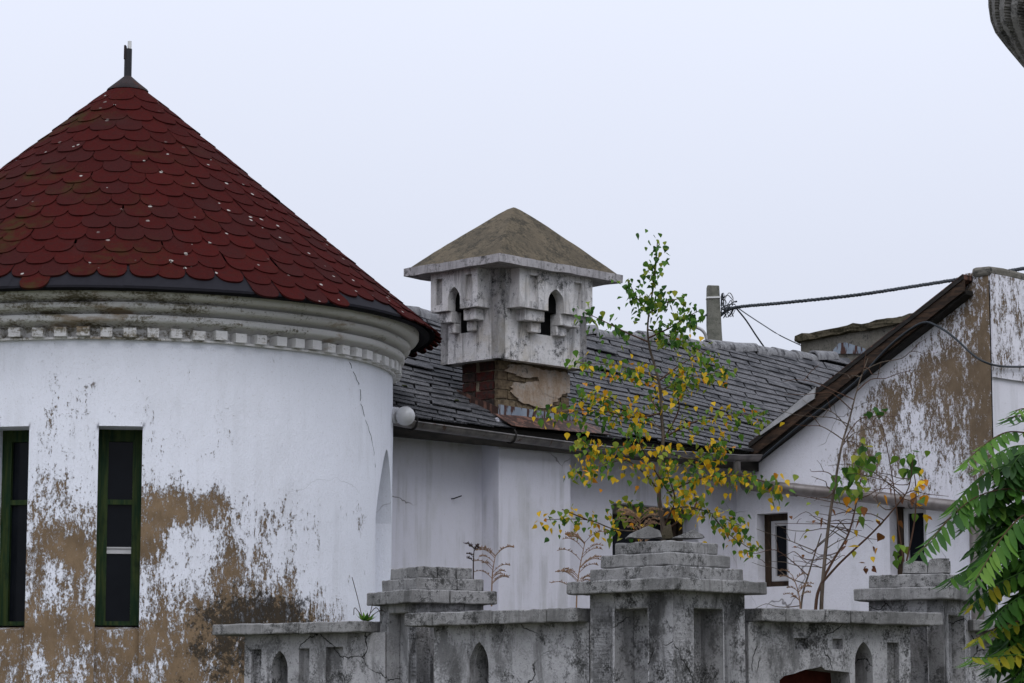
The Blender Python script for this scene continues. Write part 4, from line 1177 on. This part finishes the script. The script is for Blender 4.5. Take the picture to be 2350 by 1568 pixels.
# ================================================================== concrete fence in front
def frame2(p, q):                        # p left end, q right end (plan points)
    ax = (q - p); ax.z = 0; ln_ = ax.length; ax.normalize(); nr = V((ax.y, -ax.x, 0)); return ax, nr, ln_
def plan(u, y): p = at(u, 1450, y); p.z = 0; return p
def zf_(u, v, y): return zat(u, v, math.hypot(at(u, v, y).x, y))
def pier(name_label, uc, yc, rot, slabs, shaft, zsh, panel, bits=None, group='concrete piers of the fence'):
    c = plan(uc, yc)
    t = thing('fence_pier', c, name_label, 'pier', group)
    ax = V((cos(rot), sin(rot), 0)); ay = V((-sin(rot), cos(rot), 0))
    h = shaft / 2; crn = lambda sx, sy, k: c + ax * sx * k + ay * sy * k
    b = B(); x0, x1, ztop, dep = panel
    for (nx, ny) in ((ax, ay), (ay, -ax), (-ax, -ay), (-ay, ax)):
        o = c + nx * h - ny * h                      # face with normal nx, running along ny
        b.plate(rect(0, 0, shaft, zsh), [rect(x0, .9, x1, ztop)], o, ny, UP, nx, min(dep, (shaft - x1 + x0) / 2 + .0))
    b.box(c - ax * (h - dep + .004) - ay * (h - dep + .004), ax * (2 * h - 2 * dep + .008), ay * (2 * h - 2 * dep + .008), UP * (zsh - .003))
    bevel(b.make('shaft', 'conc', t), .010, 2)
    for k, (side, z0, z1, sh) in enumerate(slabs):
        hs = side / 2; nn_ = sh
        cc = c + ax * random.uniform(-.008, .008) + ay * random.uniform(-.008, .008)
        # each course is laid from separate stones
        cuts = [0] + nn_ + [1]
        for a_, b_ in zip(cuts, cuts[1:]):
            o = cc - ax * hs + ax * (side * a_ + .003) - ay * hs + UP * z0
            st_b = B().box(o, ax * (side * (b_ - a_) - .006), ay * side, UP * (z1 - z0 - .003)).rough(.0055, 13, .05, k + a_)
            bevel(st_b.make('cap_stone', 'conc_flat', t), .008, 2, 50)
    return t, c, ax, ay
Y2 = 16.46
p2u = 1532
zz2 = lambda v: zf_(p2u, v, 16.0)
pier('large stepped concrete pier at the front corner of the fence', p2u, Y2, radians(45),
     [(.86, zz2(1357), zz2(1326), [.52]), (.66, zz2(1327), zz2(1296), []), (.56, zz2(1295), zz2(1264), [.47]), (.445, zz2(1264), zz2(1235), [.3, .72])], .65, zz2(1354), (.185, .465, zz2(1394), .183))
pl2 = [o for o in bpy.data.objects if o.name == 'fence_pier'][0]
c2 = plan(p2u, Y2)
for (ua, ub, va, vb, pk, sd3) in ((1438, 1520, 1234, 1220, 1209, 1), (1545, 1618, 1234, 1226, 1214, 2), (1515, 1546, 1235, 1206, 1204, 3)):
    yb = 16.25 + .1 * sd3
    b = B().prism([at(ua, va, yb), at(ub, va, yb), at(ub - 6, vb, yb), at((ua + ub) / 2 + 8, pk, yb), at(ua + 12, vb + 4, yb)], V((0, .16, 0))).rough(.010, 8, .05, sd3)
    b.make('broken_stone', 'conc_flat' if sd3 < 3 else 'mossy', pl2)
Y1 = 17.95
zz1 = lambda v: zf_(1000, v, 17.6)
pier('narrow stepped concrete pier nearest the round tower', 990, Y1, radians(30),
     [(.64, zz1(1384), zz1(1352), [.45]), (.50, zz1(1353), zz1(1324), [.6]), (.405, zz1(1325), zz1(1297), [.35, .7])], .49, zz1(1380), (.10, .39, zz1(1404), .095))
Y3 = 17.85
zz3 = lambda v: zf_(2110, v, 17.5)
t3 = pier('stepped concrete pier half hidden by the green pinnate leaves', 2112, Y3, radians(60),
     [(.66, zz3(1376), zz3(1346), [.35, .7]), (.515, zz3(1347), zz3(1315), [.3, .55, .8])], .50, zz3(1374), (.10, .40, zz3(1410), .095))[0]
for k, (ua, ub, va, vb) in enumerate(((2074, 2128, 1315, 1288), (2129, 2182, 1315, 1289), (2135, 2178, 1289, 1281))):
    B().prism([at(ua, va, 17.7), at(ub, va, 17.7), at(ub, vb, 17.7), at(ua + 3, vb, 17.7)], V((.02, .22, 0))).rough(.008, 8, .06, k).make('broken_stone', 'conc_flat', t3)

def fence(label, pl, pr, zb, zt_, arches, panels, slab_x, joints, cut=None, thick=.30, step_=None):
    """wall bay with coping stones; x measured from its left end"""
    ax, nr, ln_ = frame2(pl, pr)
    t = thing('fence_wall', pl, label, 'wall', 'concrete fence bays')
    outl = [(0, 0), (ln_, 0), (ln_, zb), (0, zb)]
    hol = [arch(x, hw, ys, ya, y0, 8) for x, hw, ys, ya, y0 in arches]
    pan = [rect(x0, y0, x1, y1) for x0, x1, y0, y1 in panels]
    b = B()
    if cut:
        b.plate([(0, 0)] + cut + [(ln_, 0), (ln_, zb), (0, zb)], hol + pan, pl, ax, UP, nr, .05)
    else:
        b.plate(outl, hol + pan, pl, ax, UP, nr, .05)
    body = b.make('face', 'conc', t); bevel(body, .006, 2)
    b = B()
    bo = [(0, 0)] + (cut or []) + [(ln_, 0), (ln_, zb - .003), (0, zb - .003)]
    b.plate(bo, hol, pl - nr * .0505, ax, UP, nr, .13); b.make('core', 'conc', t)
    B().box(pl - nr * .182, ax * ln_, -nr * (thick - .182), UP * (zb - .006)).make('back', 'conc' if not cut else 'redbrick', t)
    cuts = [0] + joints + [1]
    x0, x1 = slab_x
    for k, (a_, b_) in enumerate(zip(cuts, cuts[1:])):
        o = pl + ax * (x0 + (x1 - x0) * a_ + .003) + nr * .11 + UP * (zb + .001)
        st_b = B().box(o, ax * ((x1 - x0) * (b_ - a_) - .006), -nr * (thick + .19), UP * (zt_ - zb)).rough(.006, 12, .055, k + x0)
        bevel(st_b.make('coping_stone', 'conc_flat', t), .008, 2, 50)
    return t, ax, nr, ln_
def bx(pl, pr, u):                       # metres along a bay for a sight line
    ax, nr, ln_ = frame2(pl, pr); p = onpl(u, 1500, pl, nr); return (p - pl).dot(ax)
# bay right of the tower, left of the narrow pier
a_, b_ = plan(562, 18.62), plan(884, 17.95)
z0f = lambda v: zf_(700, v, 18.3)
f0_ = lambda u: bx(a_, b_, u)
fence('fence bay left of the narrow pier with arched niche and sunk panels', a_, b_, z0f(1455), z0f(1430),
      [(f0_(642), .07, z0f(1535), z0f(1492), 1.0)], [(f0_(577), f0_(600), 1.2, z0f(1488)), (f0_(686), f0_(710), 1.2, z0f(1488)), (f0_(748), f0_(787), 1.2, z0f(1486))], (-.20, bx(a_, b_, 858)), [.58])
# bay between narrow pier and corner pier
a_, b_ = plan(996, 17.30), plan(1352, 16.52)
z1f = lambda v: zf_(1170, v, 16.9)
f1_ = lambda u: bx(a_, b_, u)
fence('cracked fence bay between the narrow pier and the front corner pier', a_, b_, z1f(1433), z1f(1402),
      [(f1_(1100), .078, z1f(1530), z1f(1471), 1.0)], [], (-.16, f1_(1350)), [.17, .52, .83])
# bay right of the corner pier, broken open at its foot
a_, b_ = plan(1717, 16.55), plan(2088, 17.25)
z2f = lambda v: zf_(1900, v, 16.9)
f2_ = lambda u: bx(a_, b_, u)
jag = [(f2_(1788), 0), (f2_(1788), z2f(1562)), (f2_(1800), z2f(1552)), (f2_(1822), z2f(1547)), (f2_(1845), z2f(1538)), (f2_(1868), z2f(1534)), (f2_(1885), z2f(1530)), (f2_(1893), z2f(1537)), (f2_(1925), z2f(1540)), (f2_(1948), z2f(1543)), (f2_(1950), z2f(1568)), (f2_(1950), 0)]
fence('fence bay right of the corner pier with a jagged hole at its foot', a_, b_, z2f(1432), z2f(1402),
      [(f2_(1982), .072, z2f(1520), z2f(1471), 1.0)], [(f2_(1823), f2_(1856), z2f(1492), z2f(1466)), (f2_(1911), f2_(1935), z2f(1490), z2f(1466)), (f2_(2036), f2_(2063), 1.2, z2f(1472))], (.02, f2_(2140)), [.13, .34, .48], cut=jag)
# dark bay at far right
a_, b_ = plan(2215, 17.95), plan(2560, 18.3)
z3f = lambda v: zf_(2280, v, 18.0)
fence('shaded fence bay under the pinnate leaves at far right', a_, b_, z3f(1449), z3f(1424), [], [(bx(a_, b_, 2260), bx(a_, b_, 2345), 1.2, z3f(1470))], (0, 1.0), [.5])

# ================================================================== plants
def leaf_mesh(name, m, kind=0):
    if kind == 0:       # triangular-ovate leaf, tip down, folded a little on its midrib
        o = [(0, 0), (.34, -.12), (.44, -.34), (.30, -.62), (.10, -.90), (0, -1.12)]
    else:               # long lance-shaped leaflet
        o = [(0, 0), (.07, -.10), (.10, -.30), (.085, -.58), (.035, -.84), (0, -1.0)]
    vs = [(0, .02 * 0, y) for x, y in o]; k = len(vs)
    vs = [(0, -.10 * sin(pi * abs(y)) * (1 if kind else .4), y) for x, y in o]
    vs += [(x, .35 * x - .10 * sin(pi * min(1, abs(y))) * (1 if kind else .4), y) for x, y in o[1:-1]] + [(-x, .35 * x - .10 * sin(pi * min(1, abs(y))) * (1 if kind else .4), y) for x, y in o[1:-1]]
    n = len(o); fs = [(0, n, 1), (0, 1, n + n - 2)]
    for i in range(1, n - 2):
        fs += [(i, n + i - 1, n + i, i + 1), (i, i + 1, n + n - 2 + i, n + n - 2 + i - 1)]
    fs += [(n - 2, n + n - 3, n - 1), (n - 2, n - 1, n + 2 * (n - 2) - 1)]
    return meshdata(name, vs, fs, m, 60)
LEAF = {k: leaf_mesh('leaf', k, 0) for k in ('L0', 'L1', 'L2', 'L3', 'L4', 'L5')}
def leaf_matrix(p, size, r_, droop=.55):
    az = r_.uniform(0, 2 * pi); tilt = r_.gauss(droop, .45); roll = r_.gauss(0, .5)
    return Matrix.Translation(p) @ Matrix.Rotation(az, 4, 'Z') @ Matrix.Rotation(tilt, 4, 'X') @ Matrix.Rotation(roll, 4, 'Z') @ Matrix.Diagonal((size, size, size, 1))
class Foliage:
    def __init__(s, root): s.root = root; s.items = []
    def add(s, kind, mw): s.items.append((kind, mw))
    def done(s, nm='leaf', lim=300):
        r_ = random.Random(3); r_.shuffle(s.items); extra = {}
        for i, (k, mw) in enumerate(s.items):
            if i < lim: link(nm, LEAF[k], s.root, mw)
            else:
                b = extra.setdefault(k, B()); me = LEAF[k]; b.add([mw @ v.co for v in me.vertices], [tuple(p.vertices) for p in me.polygons])
        if extra:
            vs, fs, mi, ms = [], [], [], list(extra)
            for q, k in enumerate(ms):
                o_ = len(vs); vs += extra[k].v; fs += [tuple(i + o_ for i in f) for f in extra[k].f]; mi += [q] * len(extra[k].f)
            o = obj('foliage', vs, fs, ms, s.root, 60); o.data.polygons.foreach_set('material_index', mi); tag(o, kind='stuff')

# ---- young poplar in autumn leaf behind the corner pier
YP = 18.3
c7 = lambda x, y, dy=0: at(1203.2 + x * .4796, 526.4 + y * .4796, YP + dy)
rp = random.Random(21)
pop = thing('young_poplar', V((c7(660, 1400).x, YP, 0)), 'slender young tree with green and yellow leaves behind the corner pier', 'tree', None)
tr = [(668, 1640), (660, 1400), (645, 1290), (650, 1150), (665, 1000), (655, 880), (650, 760), (620, 640), (600, 570), (590, 480), (600, 380), (625, 230), (637, 60)]
tp = [V((c7(660, 1400).x + .02, YP, 0))] + [c7(x, y) for x, y in tr]
B().tube(smooth_pts(tp, 3), [.020 - .0165 * (i / (3 * (len(tp) - 1))) ** .8 for i in range(3 * (len(tp) - 1) + 1)], 8).make('trunk', 'bark', pop, 60)
BR = [  # points, leaf count, share of yellow
    ([(600, 380), (612, 300), (637, 60)], 46, .03), ([(595, 540), (480, 490), (370, 435), (285, 395)], 26, .06),
    ([(600, 400), (680, 350), (765, 325)], 20, .12), ([(595, 520), (700, 470), (760, 430), (835, 390)], 44, .18),
    ([(590, 480), (660, 500), (760, 540), (860, 590)], 34, .22), ([(600, 400), (540, 330), (500, 250)], 30, .05),
    ([(640, 720), (560, 680), (420, 650), (245, 640)], 44, .40), ([(650, 720), (760, 640), (870, 580)], 18, .35),
    ([(655, 770), (790, 710), (900, 690), (970, 680)], 44, .35), ([(655, 880), (520, 900), (380, 870), (230, 870), (110, 880)], 50, .50),
    ([(660, 960), (500, 860), (380, 800), (290, 780)], 46, .50), ([(665, 1000), (820, 920), (960, 890), (1150, 890)], 46, .42),
    ([(655, 1050), (500, 1040), (350, 1050), (265, 1000)], 48, .50), ([(645, 1250), (500, 1110), (330, 1140), (270, 1150)], 40, .50),
    ([(665, 1060), (800, 1100), (900, 1060), (950, 1030)], 48, .40), ([(690, 1260), (850, 1190), (1050, 1180), (1225, 1240)], 64, .45),
    ([(640, 1440), (450, 1440), (300, 1390), (105, 1390)], 30, .5), ([(300, 1390), (180, 1340)], 10, .4),
    ([(700, 1340), (800, 1330), (950, 1380), (1040, 1420)], 44, .45), ([(900, 1370), (980, 1460), (1100, 1540)], 24, .5),
    ([(668, 1420), (720, 1300), (690, 1180), (672, 1050)], 40, .45), ([(680, 1440), (815, 1330), (812, 1250), (835, 1140)], 36, .5),
    ([(720, 1300), (640, 1180), (560, 1040), (540, 950)], 36, .5), ([(640, 1390), (560, 1330), (480, 1330), (440, 1400)], 30, .35),
    ([(670, 1000), (740, 860), (720, 760), (740, 700)], 34, .3), ([(655, 880), (600, 800), (640, 780)], 12, .4)]
fol = Foliage(pop)
def lerp_path(p, t):
    t = min(max(t, 0), .9999) * (len(p) - 1); i = int(t); return p[i].lerp(p[i + 1], t - i)
for pts_, n, yl in BR:
    dy = rp.uniform(-.55, .55)
    P3 = smooth_pts([c7(x, y, dy * i / (len(pts_) - 1)) for i, (x, y) in enumerate(pts_)], 5)
    B().tube(P3, [.0065 - .0048 * i / len(P3) for i in range(len(P3))], 6).make('branch', 'twig' if rp.random() < .7 else 'bark', pop, 60)
    for k in range(int(n * 2.4)):
        t = rp.uniform(.12, 1.03) ** .8
        p = lerp_path(P3, t) + V((rp.gauss(0, .045), rp.gauss(0, .06), rp.gauss(-.012, .045)))
        yq = rp.random() + .18
        inner = (1 - t) * .25
        if yq < yl + inner * (yl > .2): kk = 'L3' if rp.random() < .85 else 'L4'
        else: kk = rp.choice(['L0', 'L1', 'L1', 'L2', 'L2'] if yl > .2 else ['L0', 'L0', 'L1', 'L1', 'L2'])
        fol.add(kk, leaf_matrix(p, rp.uniform(.029, .053), rp))
fol.done()

# ---- nearly bare sapling in front of the gable wall
YS = 19.2
sap = thing('bare_sapling', V((at(1885, 1400, YS).x, YS, 0)), 'almost bare sapling with thin twigs in front of the gable wall', 'tree')
q = lambda u, v, dy=0: at(u, v, YS + dy)
rb_ = random.Random(8)
def stem(pts_, r0, r1, dy=0, nm='branch', mt='bark', root=None):
    P3 = smooth_pts([q(u, v, dy * i / max(1, len(pts_) - 1)) for i, (u, v) in enumerate(pts_)], 5)
    B().tube(P3, [r0 + (r1 - r0) * i / (len(P3) - 1) for i in range(len(P3))], 7).make(nm, mt, root or sap, 60); return P3
main = stem([(1888, 1690), (1886, 1500), (1885, 1390), (1893, 1280), (1905, 1180), (1915, 1120), (1930, 1030), (1950, 960), (1968, 890), (1992, 822)], .018, .003, 0, 'trunk')
bushes = []
B2 = stem([(1872, 1560), (1872, 1395), (1885, 1340), (1910, 1290), (1945, 1230), (1962, 1170), (1975, 1100)], .014, .004, .3, 'branch', 'twig')
B3 = stem([(1885, 1340), (1930, 1290), (2000, 1225), (2050, 1170), (2085, 1120), (2095, 1050)], .009, .003, -.4, 'branch', 'twig')
B4 = stem([(1840, 1560), (1838, 1395), (1858, 1310), (1885, 1225)], .010, .004, .2)
B5 = stem([(2075, 1300), (2062, 1210), (2050, 1110), (2030, 1000), (2015, 950)], .006, .002, .1, 'branch', 'twig')
B6 = stem([(2080, 1290), (2098, 1200), (2102, 1120), (2090, 1050)], .007, .003, .1, 'branch', 'twig')
for i in range(46):
    P3 = rb_.choice([main, main, main, B2, B3, B4, B2])
    p = lerp_path(P3, rb_.uniform(.30, .95)); sg = rb_.choice([-1, -1, 1])
    ln_ = rb_.uniform(.14, .5); up_ = rb_.uniform(-.05, .45)
    ptsx = [p]; dv = V((sg * ln_ * .5, rb_.uniform(-.15, .15), up_ * ln_))
    for k in range(4): ptsx.append(ptsx[-1] + dv * .5 + V((rb_.gauss(0, .02), rb_.gauss(0, .02), rb_.gauss(0, .03)))); dv.z *= .6
    ptsx = smooth_pts(ptsx, 3)
    B().tube(ptsx, [.0045 - .0033 * k / len(ptsx) for k in range(len(ptsx))], 5).make('twig', 'twig' if rb_.random() < .6 else 'bark', sap)
    bushes.append(ptsx)
    for k in range(2):
        if rb_.random() < .6:
            a0 = lerp_path(ptsx, rb_.uniform(.3, .8)); a1 = a0 + V((rb_.uniform(-.12, .12), rb_.uniform(-.05, .05), rb_.uniform(-.08, .12)))
            B().tube([a0, (a0 + a1) / 2 + V((0, 0, .012)), a1], [.003, .002, .0012], 4).make('twig', 'twig', sap)
fs_ = Foliage(sap)
def cluster(u, v, su, sv, n, kinds, size=(.05, .085)):
    for _ in range(n):
        p = q(rb_.gauss(u, su), rb_.gauss(v, sv), rb_.gauss(0, .12)); fs_.add(rb_.choice(kinds), leaf_matrix(p, rb_.uniform(*size), rb_))
cluster(1962, 1080, 17, 34, 40, ['L1', 'L1', 'L0', 'L2', 'L1'], (.05, .09)); cluster(1990, 1045, 12, 18, 14, ['L1', 'L0', 'L2'])
cluster(2090, 1055, 18, 20, 20, ['L0', 'L0', 'L1', 'L1']); cluster(2110, 1130, 10, 30, 9, ['L3', 'L5', 'L4', 'L1'])
cluster(1925, 1125, 18, 20, 9, ['L1', 'L2']); cluster(2018, 943, 14, 6, 6, ['L1', 'L0'], (.05, .07))
cluster(1960, 1180, 45, 60, 14, ['L5', 'L3', 'L4', 'L2', 'L5']); cluster(1985, 1235, 45, 45, 10, ['L5', 'L2', 'L3', 'L5'], (.03, .055))
cluster(2060, 1150, 40, 45, 12, ['L3', 'L5', 'L1', 'L4']); cluster(1990, 1300, 12, 6, 5, ['L5'], (.03, .045)); cluster(1770, 1160, 10, 20, 3, ['L3'], (.04, .05))
cluster(1850, 1220, 40, 60, 7, ['L5', 'L2'], (.025, .04)); cluster(2060, 1275, 8, 14, 8, ['L2', 'L1'], (.05, .07))
fs_.done('leaf')

# ---- pinnate-leaved tree in front at far right
YT = 15.2
su = thing('pinnate_leaf_tree', V((at(2420, 1500, YT + .3).x, YT + .3, 0)), 'lush green tree with long pinnate leaves at the right edge', 'tree')
k2 = lambda x, y, dy=0: at((2150 + x / 2.043) / 1.0638, (900 + y / 2.043) / 1.0638, YT + dy)
rt = random.Random(4)
tb = V((at(2420, 1500, YT + .3).x, YT + .3, 0))
trunk = [tb, tb + V((.02, 0, 1.2)), k2(800, 1400, .3), k2(820, 1000, .3), k2(800, 600, .3), k2(790, 250, .3)]
B().tube(smooth_pts(trunk, 4), [.045 - .03 * i / 20 for i in range(21)], 10).make('trunk', 'bark', su, 60)
LF = {k: leaf_mesh('leaflet', k, 1) for k in ('S0', 'S1', 'S2', 'S3')}
nleaf = [0]; extraS = {}
def frond(pts_, n, tone, ll=.165, dy=0.0, dy1=0.0):
    n = int(n * .86); ll *= 1.28
    pts3 = [k2(x, y, dy + (dy1 - dy) * i / (len(pts_) - 1)) for i, (x, y) in enumerate(pts_)]
    P3 = smooth_pts(pts3, 5)
    if nleaf[0] < 300:
        fr = B().tube(P3, [.0052 - .0035 * i / len(P3) for i in range(len(P3))], 5).make('frond', 'twig' if rt.random() < .5 else 'S1', su, 60)
    else: fr = None; extraS.setdefault('S1', B()).tube(P3, .003, 4)
    for i in range(n + 1):
        t = .14 + .86 * i / n
        p = lerp_path(P3, t); tn = (lerp_path(P3, min(1, t + .04)) - lerp_path(P3, max(0, t - .04))).normalized()
        for sg in ((-1, 1) if i < n else (0,)):
            side = tn.cross(UP); side = side.normalized() if side.length > .1 else V((0, -1, 0))
            dr = (tn * rt.uniform(.45, .65) + side * sg * rt.uniform(.7, .95) - UP * rt.uniform(.25, .62)).normalized() if sg else tn
            size = ll * (1 - .45 * max(0, t - .55) / .45) * (.8 + .2 * min(1, t * 4)) * rt.uniform(.88, 1.08)
            zax = -dr; yax = (UP * .9 + V((0, -.4, 0)) + V((rt.gauss(0, .18), rt.gauss(0, .18), 0))); yax = (yax - zax * yax.dot(zax)).normalized(); xax = yax.cross(zax)
            mw = Matrix((( xax.x, -yax.x * -1, zax.x, 0), (xax.y, yax.y, zax.y, 0), (xax.z, yax.z, zax.z, 0), (0, 0, 0, 1)))
            mw = Matrix.Translation(p) @ mw @ Matrix.Diagonal((size * 1.05, size, size, 1))
            kk = rt.choice(tone)
            if nleaf[0] < 300 and fr is not None: link('leaflet', LF[kk], fr, mw); nleaf[0] += 1
            else:
                me = LF[kk]; extraS.setdefault(kk, B()).add([mw @ v.co for v in me.vertices], [tuple(pp.vertices) for pp in me.polygons])
LT, MD, DK, YE = ['S2', 'S2', 'S1'], ['S1', 'S1', 'S0', 'S2'], ['S0', 'S0', 'S1'], ['S3', 'S2', 'S1', 'S3']
frond([(790, 330), (650, 315), (560, 350), (470, 420), (432, 470)], 15, LT, .15, .1, -.25)
frond([(800, 640), (640, 600), (480, 640), (350, 740), (255, 850), (185, 925)], 19, DK, .17, .1, -.35)
frond([(820, 700), (700, 740), (600, 850), (530, 960), (470, 1060)], 17, ['S2', 'S1', 'S1'], .165, 0, -.45)
frond([(800, 500), (640, 480), (500, 540), (400, 640), (370, 700)], 15, MD, .16, .15, -.15)
frond([(800, 760), (620, 690), (500, 720), (420, 790)], 13, MD, .15, .2, -.1)
frond([(800, 900), (640, 920), (500, 970), (400, 1020), (340, 1050)], 14, DK, .16, .1, -.2)
frond([(800, 980), (650, 1040), (540, 1100), (460, 1180)], 12, ['S1', 'S3', 'S0'], .15, .1, -.15)
frond([(800, 1100), (690, 1140), (610, 1200), (560, 1260)], 11, DK, .16, .1, -.2)
frond([(800, 1240), (640, 1270), (540, 1310), (470, 1350)], 9, YE, .13, .1, -.2)
frond([(800, 1420), (640, 1430), (520, 1440), (440, 1440)], 11, YE, .14, .1, -.25)
frond([(800, 240), (700, 235), (620, 250)], 6, MD, .11, .1, -.1)
frond([(840, 300), (740, 205), (670, 210)], 6, LT, .11, .1, -.1)
for i in range(38):
    y0 = 380 + i * 32 + rt.uniform(-20, 20); x0 = rt.uniform(720, 900); tipx = rt.uniform(400, 640) if y0 < 1080 else rt.uniform(500, 720)
    tone = rt.choice([DK, DK, MD]) if y0 < 1150 else rt.choice([DK, MD, DK, YE])
    frond([(x0, y0), (x0 * .6 + tipx * .4, y0 - rt.uniform(-10, 40)), (x0 * .25 + tipx * .75, y0 + rt.uniform(10, 60)), (tipx, y0 + rt.uniform(90, 170))], 12, tone, rt.uniform(.14, .17), rt.uniform(.2, .5), rt.uniform(-.05, .5))
for i in range(18):
    y0 = 330 + i * 66 + rt.uniform(-25, 25); tipx = rt.uniform(960, 1220)
    frond([(800, y0), (900, y0 - 30), (tipx - 70, y0 + 20), (tipx, y0 + rt.uniform(80, 170))], 12, rt.choice([DK, MD, MD]), .16, .3, rt.uniform(-.3, .8))
if extraS:
    vs, fs, mi, ms = [], [], [], list(extraS)
    for z_, k in enumerate(ms):
        o_ = len(vs); vs += extraS[k].v; fs += [tuple(i + o_ for i in f) for f in extraS[k].f]; mi += [z_] * len(extraS[k].f)
    o = obj('foliage', vs, fs, ms, su, 60); o.data.polygons.foreach_set('material_index', mi); tag(o, kind='stuff')
# low sprig of the same green at the foot of the picture
# ---- dried weeds and small plants growing out of the masonry
def weed(name, label, u, v, y, h, nb_, spread, m, seed, lean=0.0, plume=True, zdown=.12):
    r_ = random.Random(seed); b0 = at(u, v, y); t = thing(name, b0 - UP * zdown, label, 'plant')
    top = b0 + V((lean * h, 0, h)); st = smooth_pts([b0 - UP * zdown, b0 + V((lean * h * .2, .01, h * .4)), top], 6)
    B().tube(st, [.006 - .004 * i / len(st) for i in range(len(st))], 5).make('stem', m, t)
    for i in range(nb_):
        s0 = lerp_path(st, r_.uniform(.35, 1)); sg = 1 if i % 2 else -1; L_ = spread * r_.uniform(.5, 1)
        p = [s0]; dv = V((sg * L_ * .4, r_.uniform(-.05, .05), L_ * .42))
        for k in range(4): p.append(p[-1] + dv * .7); dv.z -= L_ * .17
        p = smooth_pts(p, 3); b = B().tube(p, .0022, 4)
        if plume:
            for k in range(22):
                c = lerp_path(p, r_.uniform(.2, 1)) + V((0, 0, .002)); a_ = V((r_.gauss(0, .006), r_.gauss(0, .006), abs(r_.gauss(.007, .004))))
                b.tube([c, c + a_ * .6, c + a_], [.0012, .0026, .0008], 4)
        b.make('spray', m, t)
    return t
weed('dried_weed', 'dry brown plume weed standing right of the narrow pier cap', 1128, 1350, 18.1, .22, 14, .115, 'dry', 1, .12)
weed('dried_weed', 'dark dead seed spike on top of the narrow pier', 1086, 1300, 17.95, .12, 7, .05, 'dryd', 2, .06)
weed('dried_weed', 'tall dry brown weed left of the corner pier', 1322, 1395, 17.3, .42, 22, .15, 'dry', 3, .14)
weed('dried_weed', 'bushy brown dead weed behind the top of the corner pier', 1470, 1250, 17.6, .18, 26, .14, 'dry', 4, -.02, True, .3)
weed('dried_weed', 'dry curved weed beside the small gable window', 1838, 1395, 18.2, .22, 10, .10, 'dry', 5, -.25)
# rosette on the coping of the left bay
rb0 = at(838, 1424, 18.0); rp_ = random.Random(9)
ros = thing('rosette_plant', rb0 - UP * .02, 'small green rosette plant on the left fence coping', 'plant')
for i in range(14):
    a = 2 * pi * i / 14; ln_ = rp_.uniform(.06, .10)
    dr = V((cos(a), sin(a) * .8, rp_.uniform(.5, 1.6))).normalized(); zax = -dr; yax = UP - zax * UP.dot(zax); yax.normalize(); xax = yax.cross(zax)
    mw = Matrix.Translation(rb0 - UP * .01) @ Matrix(((xax.x, yax.x, zax.x, 0), (xax.y, yax.y, zax.y, 0), (xax.z, yax.z, zax.z, 0), (0, 0, 0, 1))) @ Matrix.Diagonal((ln_ * 1.6, ln_, ln_, 1))
    link('leaf', LF['S2'] if rp_.random() < .8 else LF['S1'], ros, mw)
for pts_ in ([(833, 1425), (820, 1370), (808, 1325)], [(838, 1425), (815, 1395), (812, 1412)], [(840, 1425), (870, 1402), (885, 1405)], [(838, 1425), (862, 1395), (875, 1412)], [(845, 1425), (858, 1375)]):
    P3 = smooth_pts([at(u, v, 18.0) for u, v in pts_], 5); B().tube(P3, .0026, 5).make('stalk', 'dryd', ros)
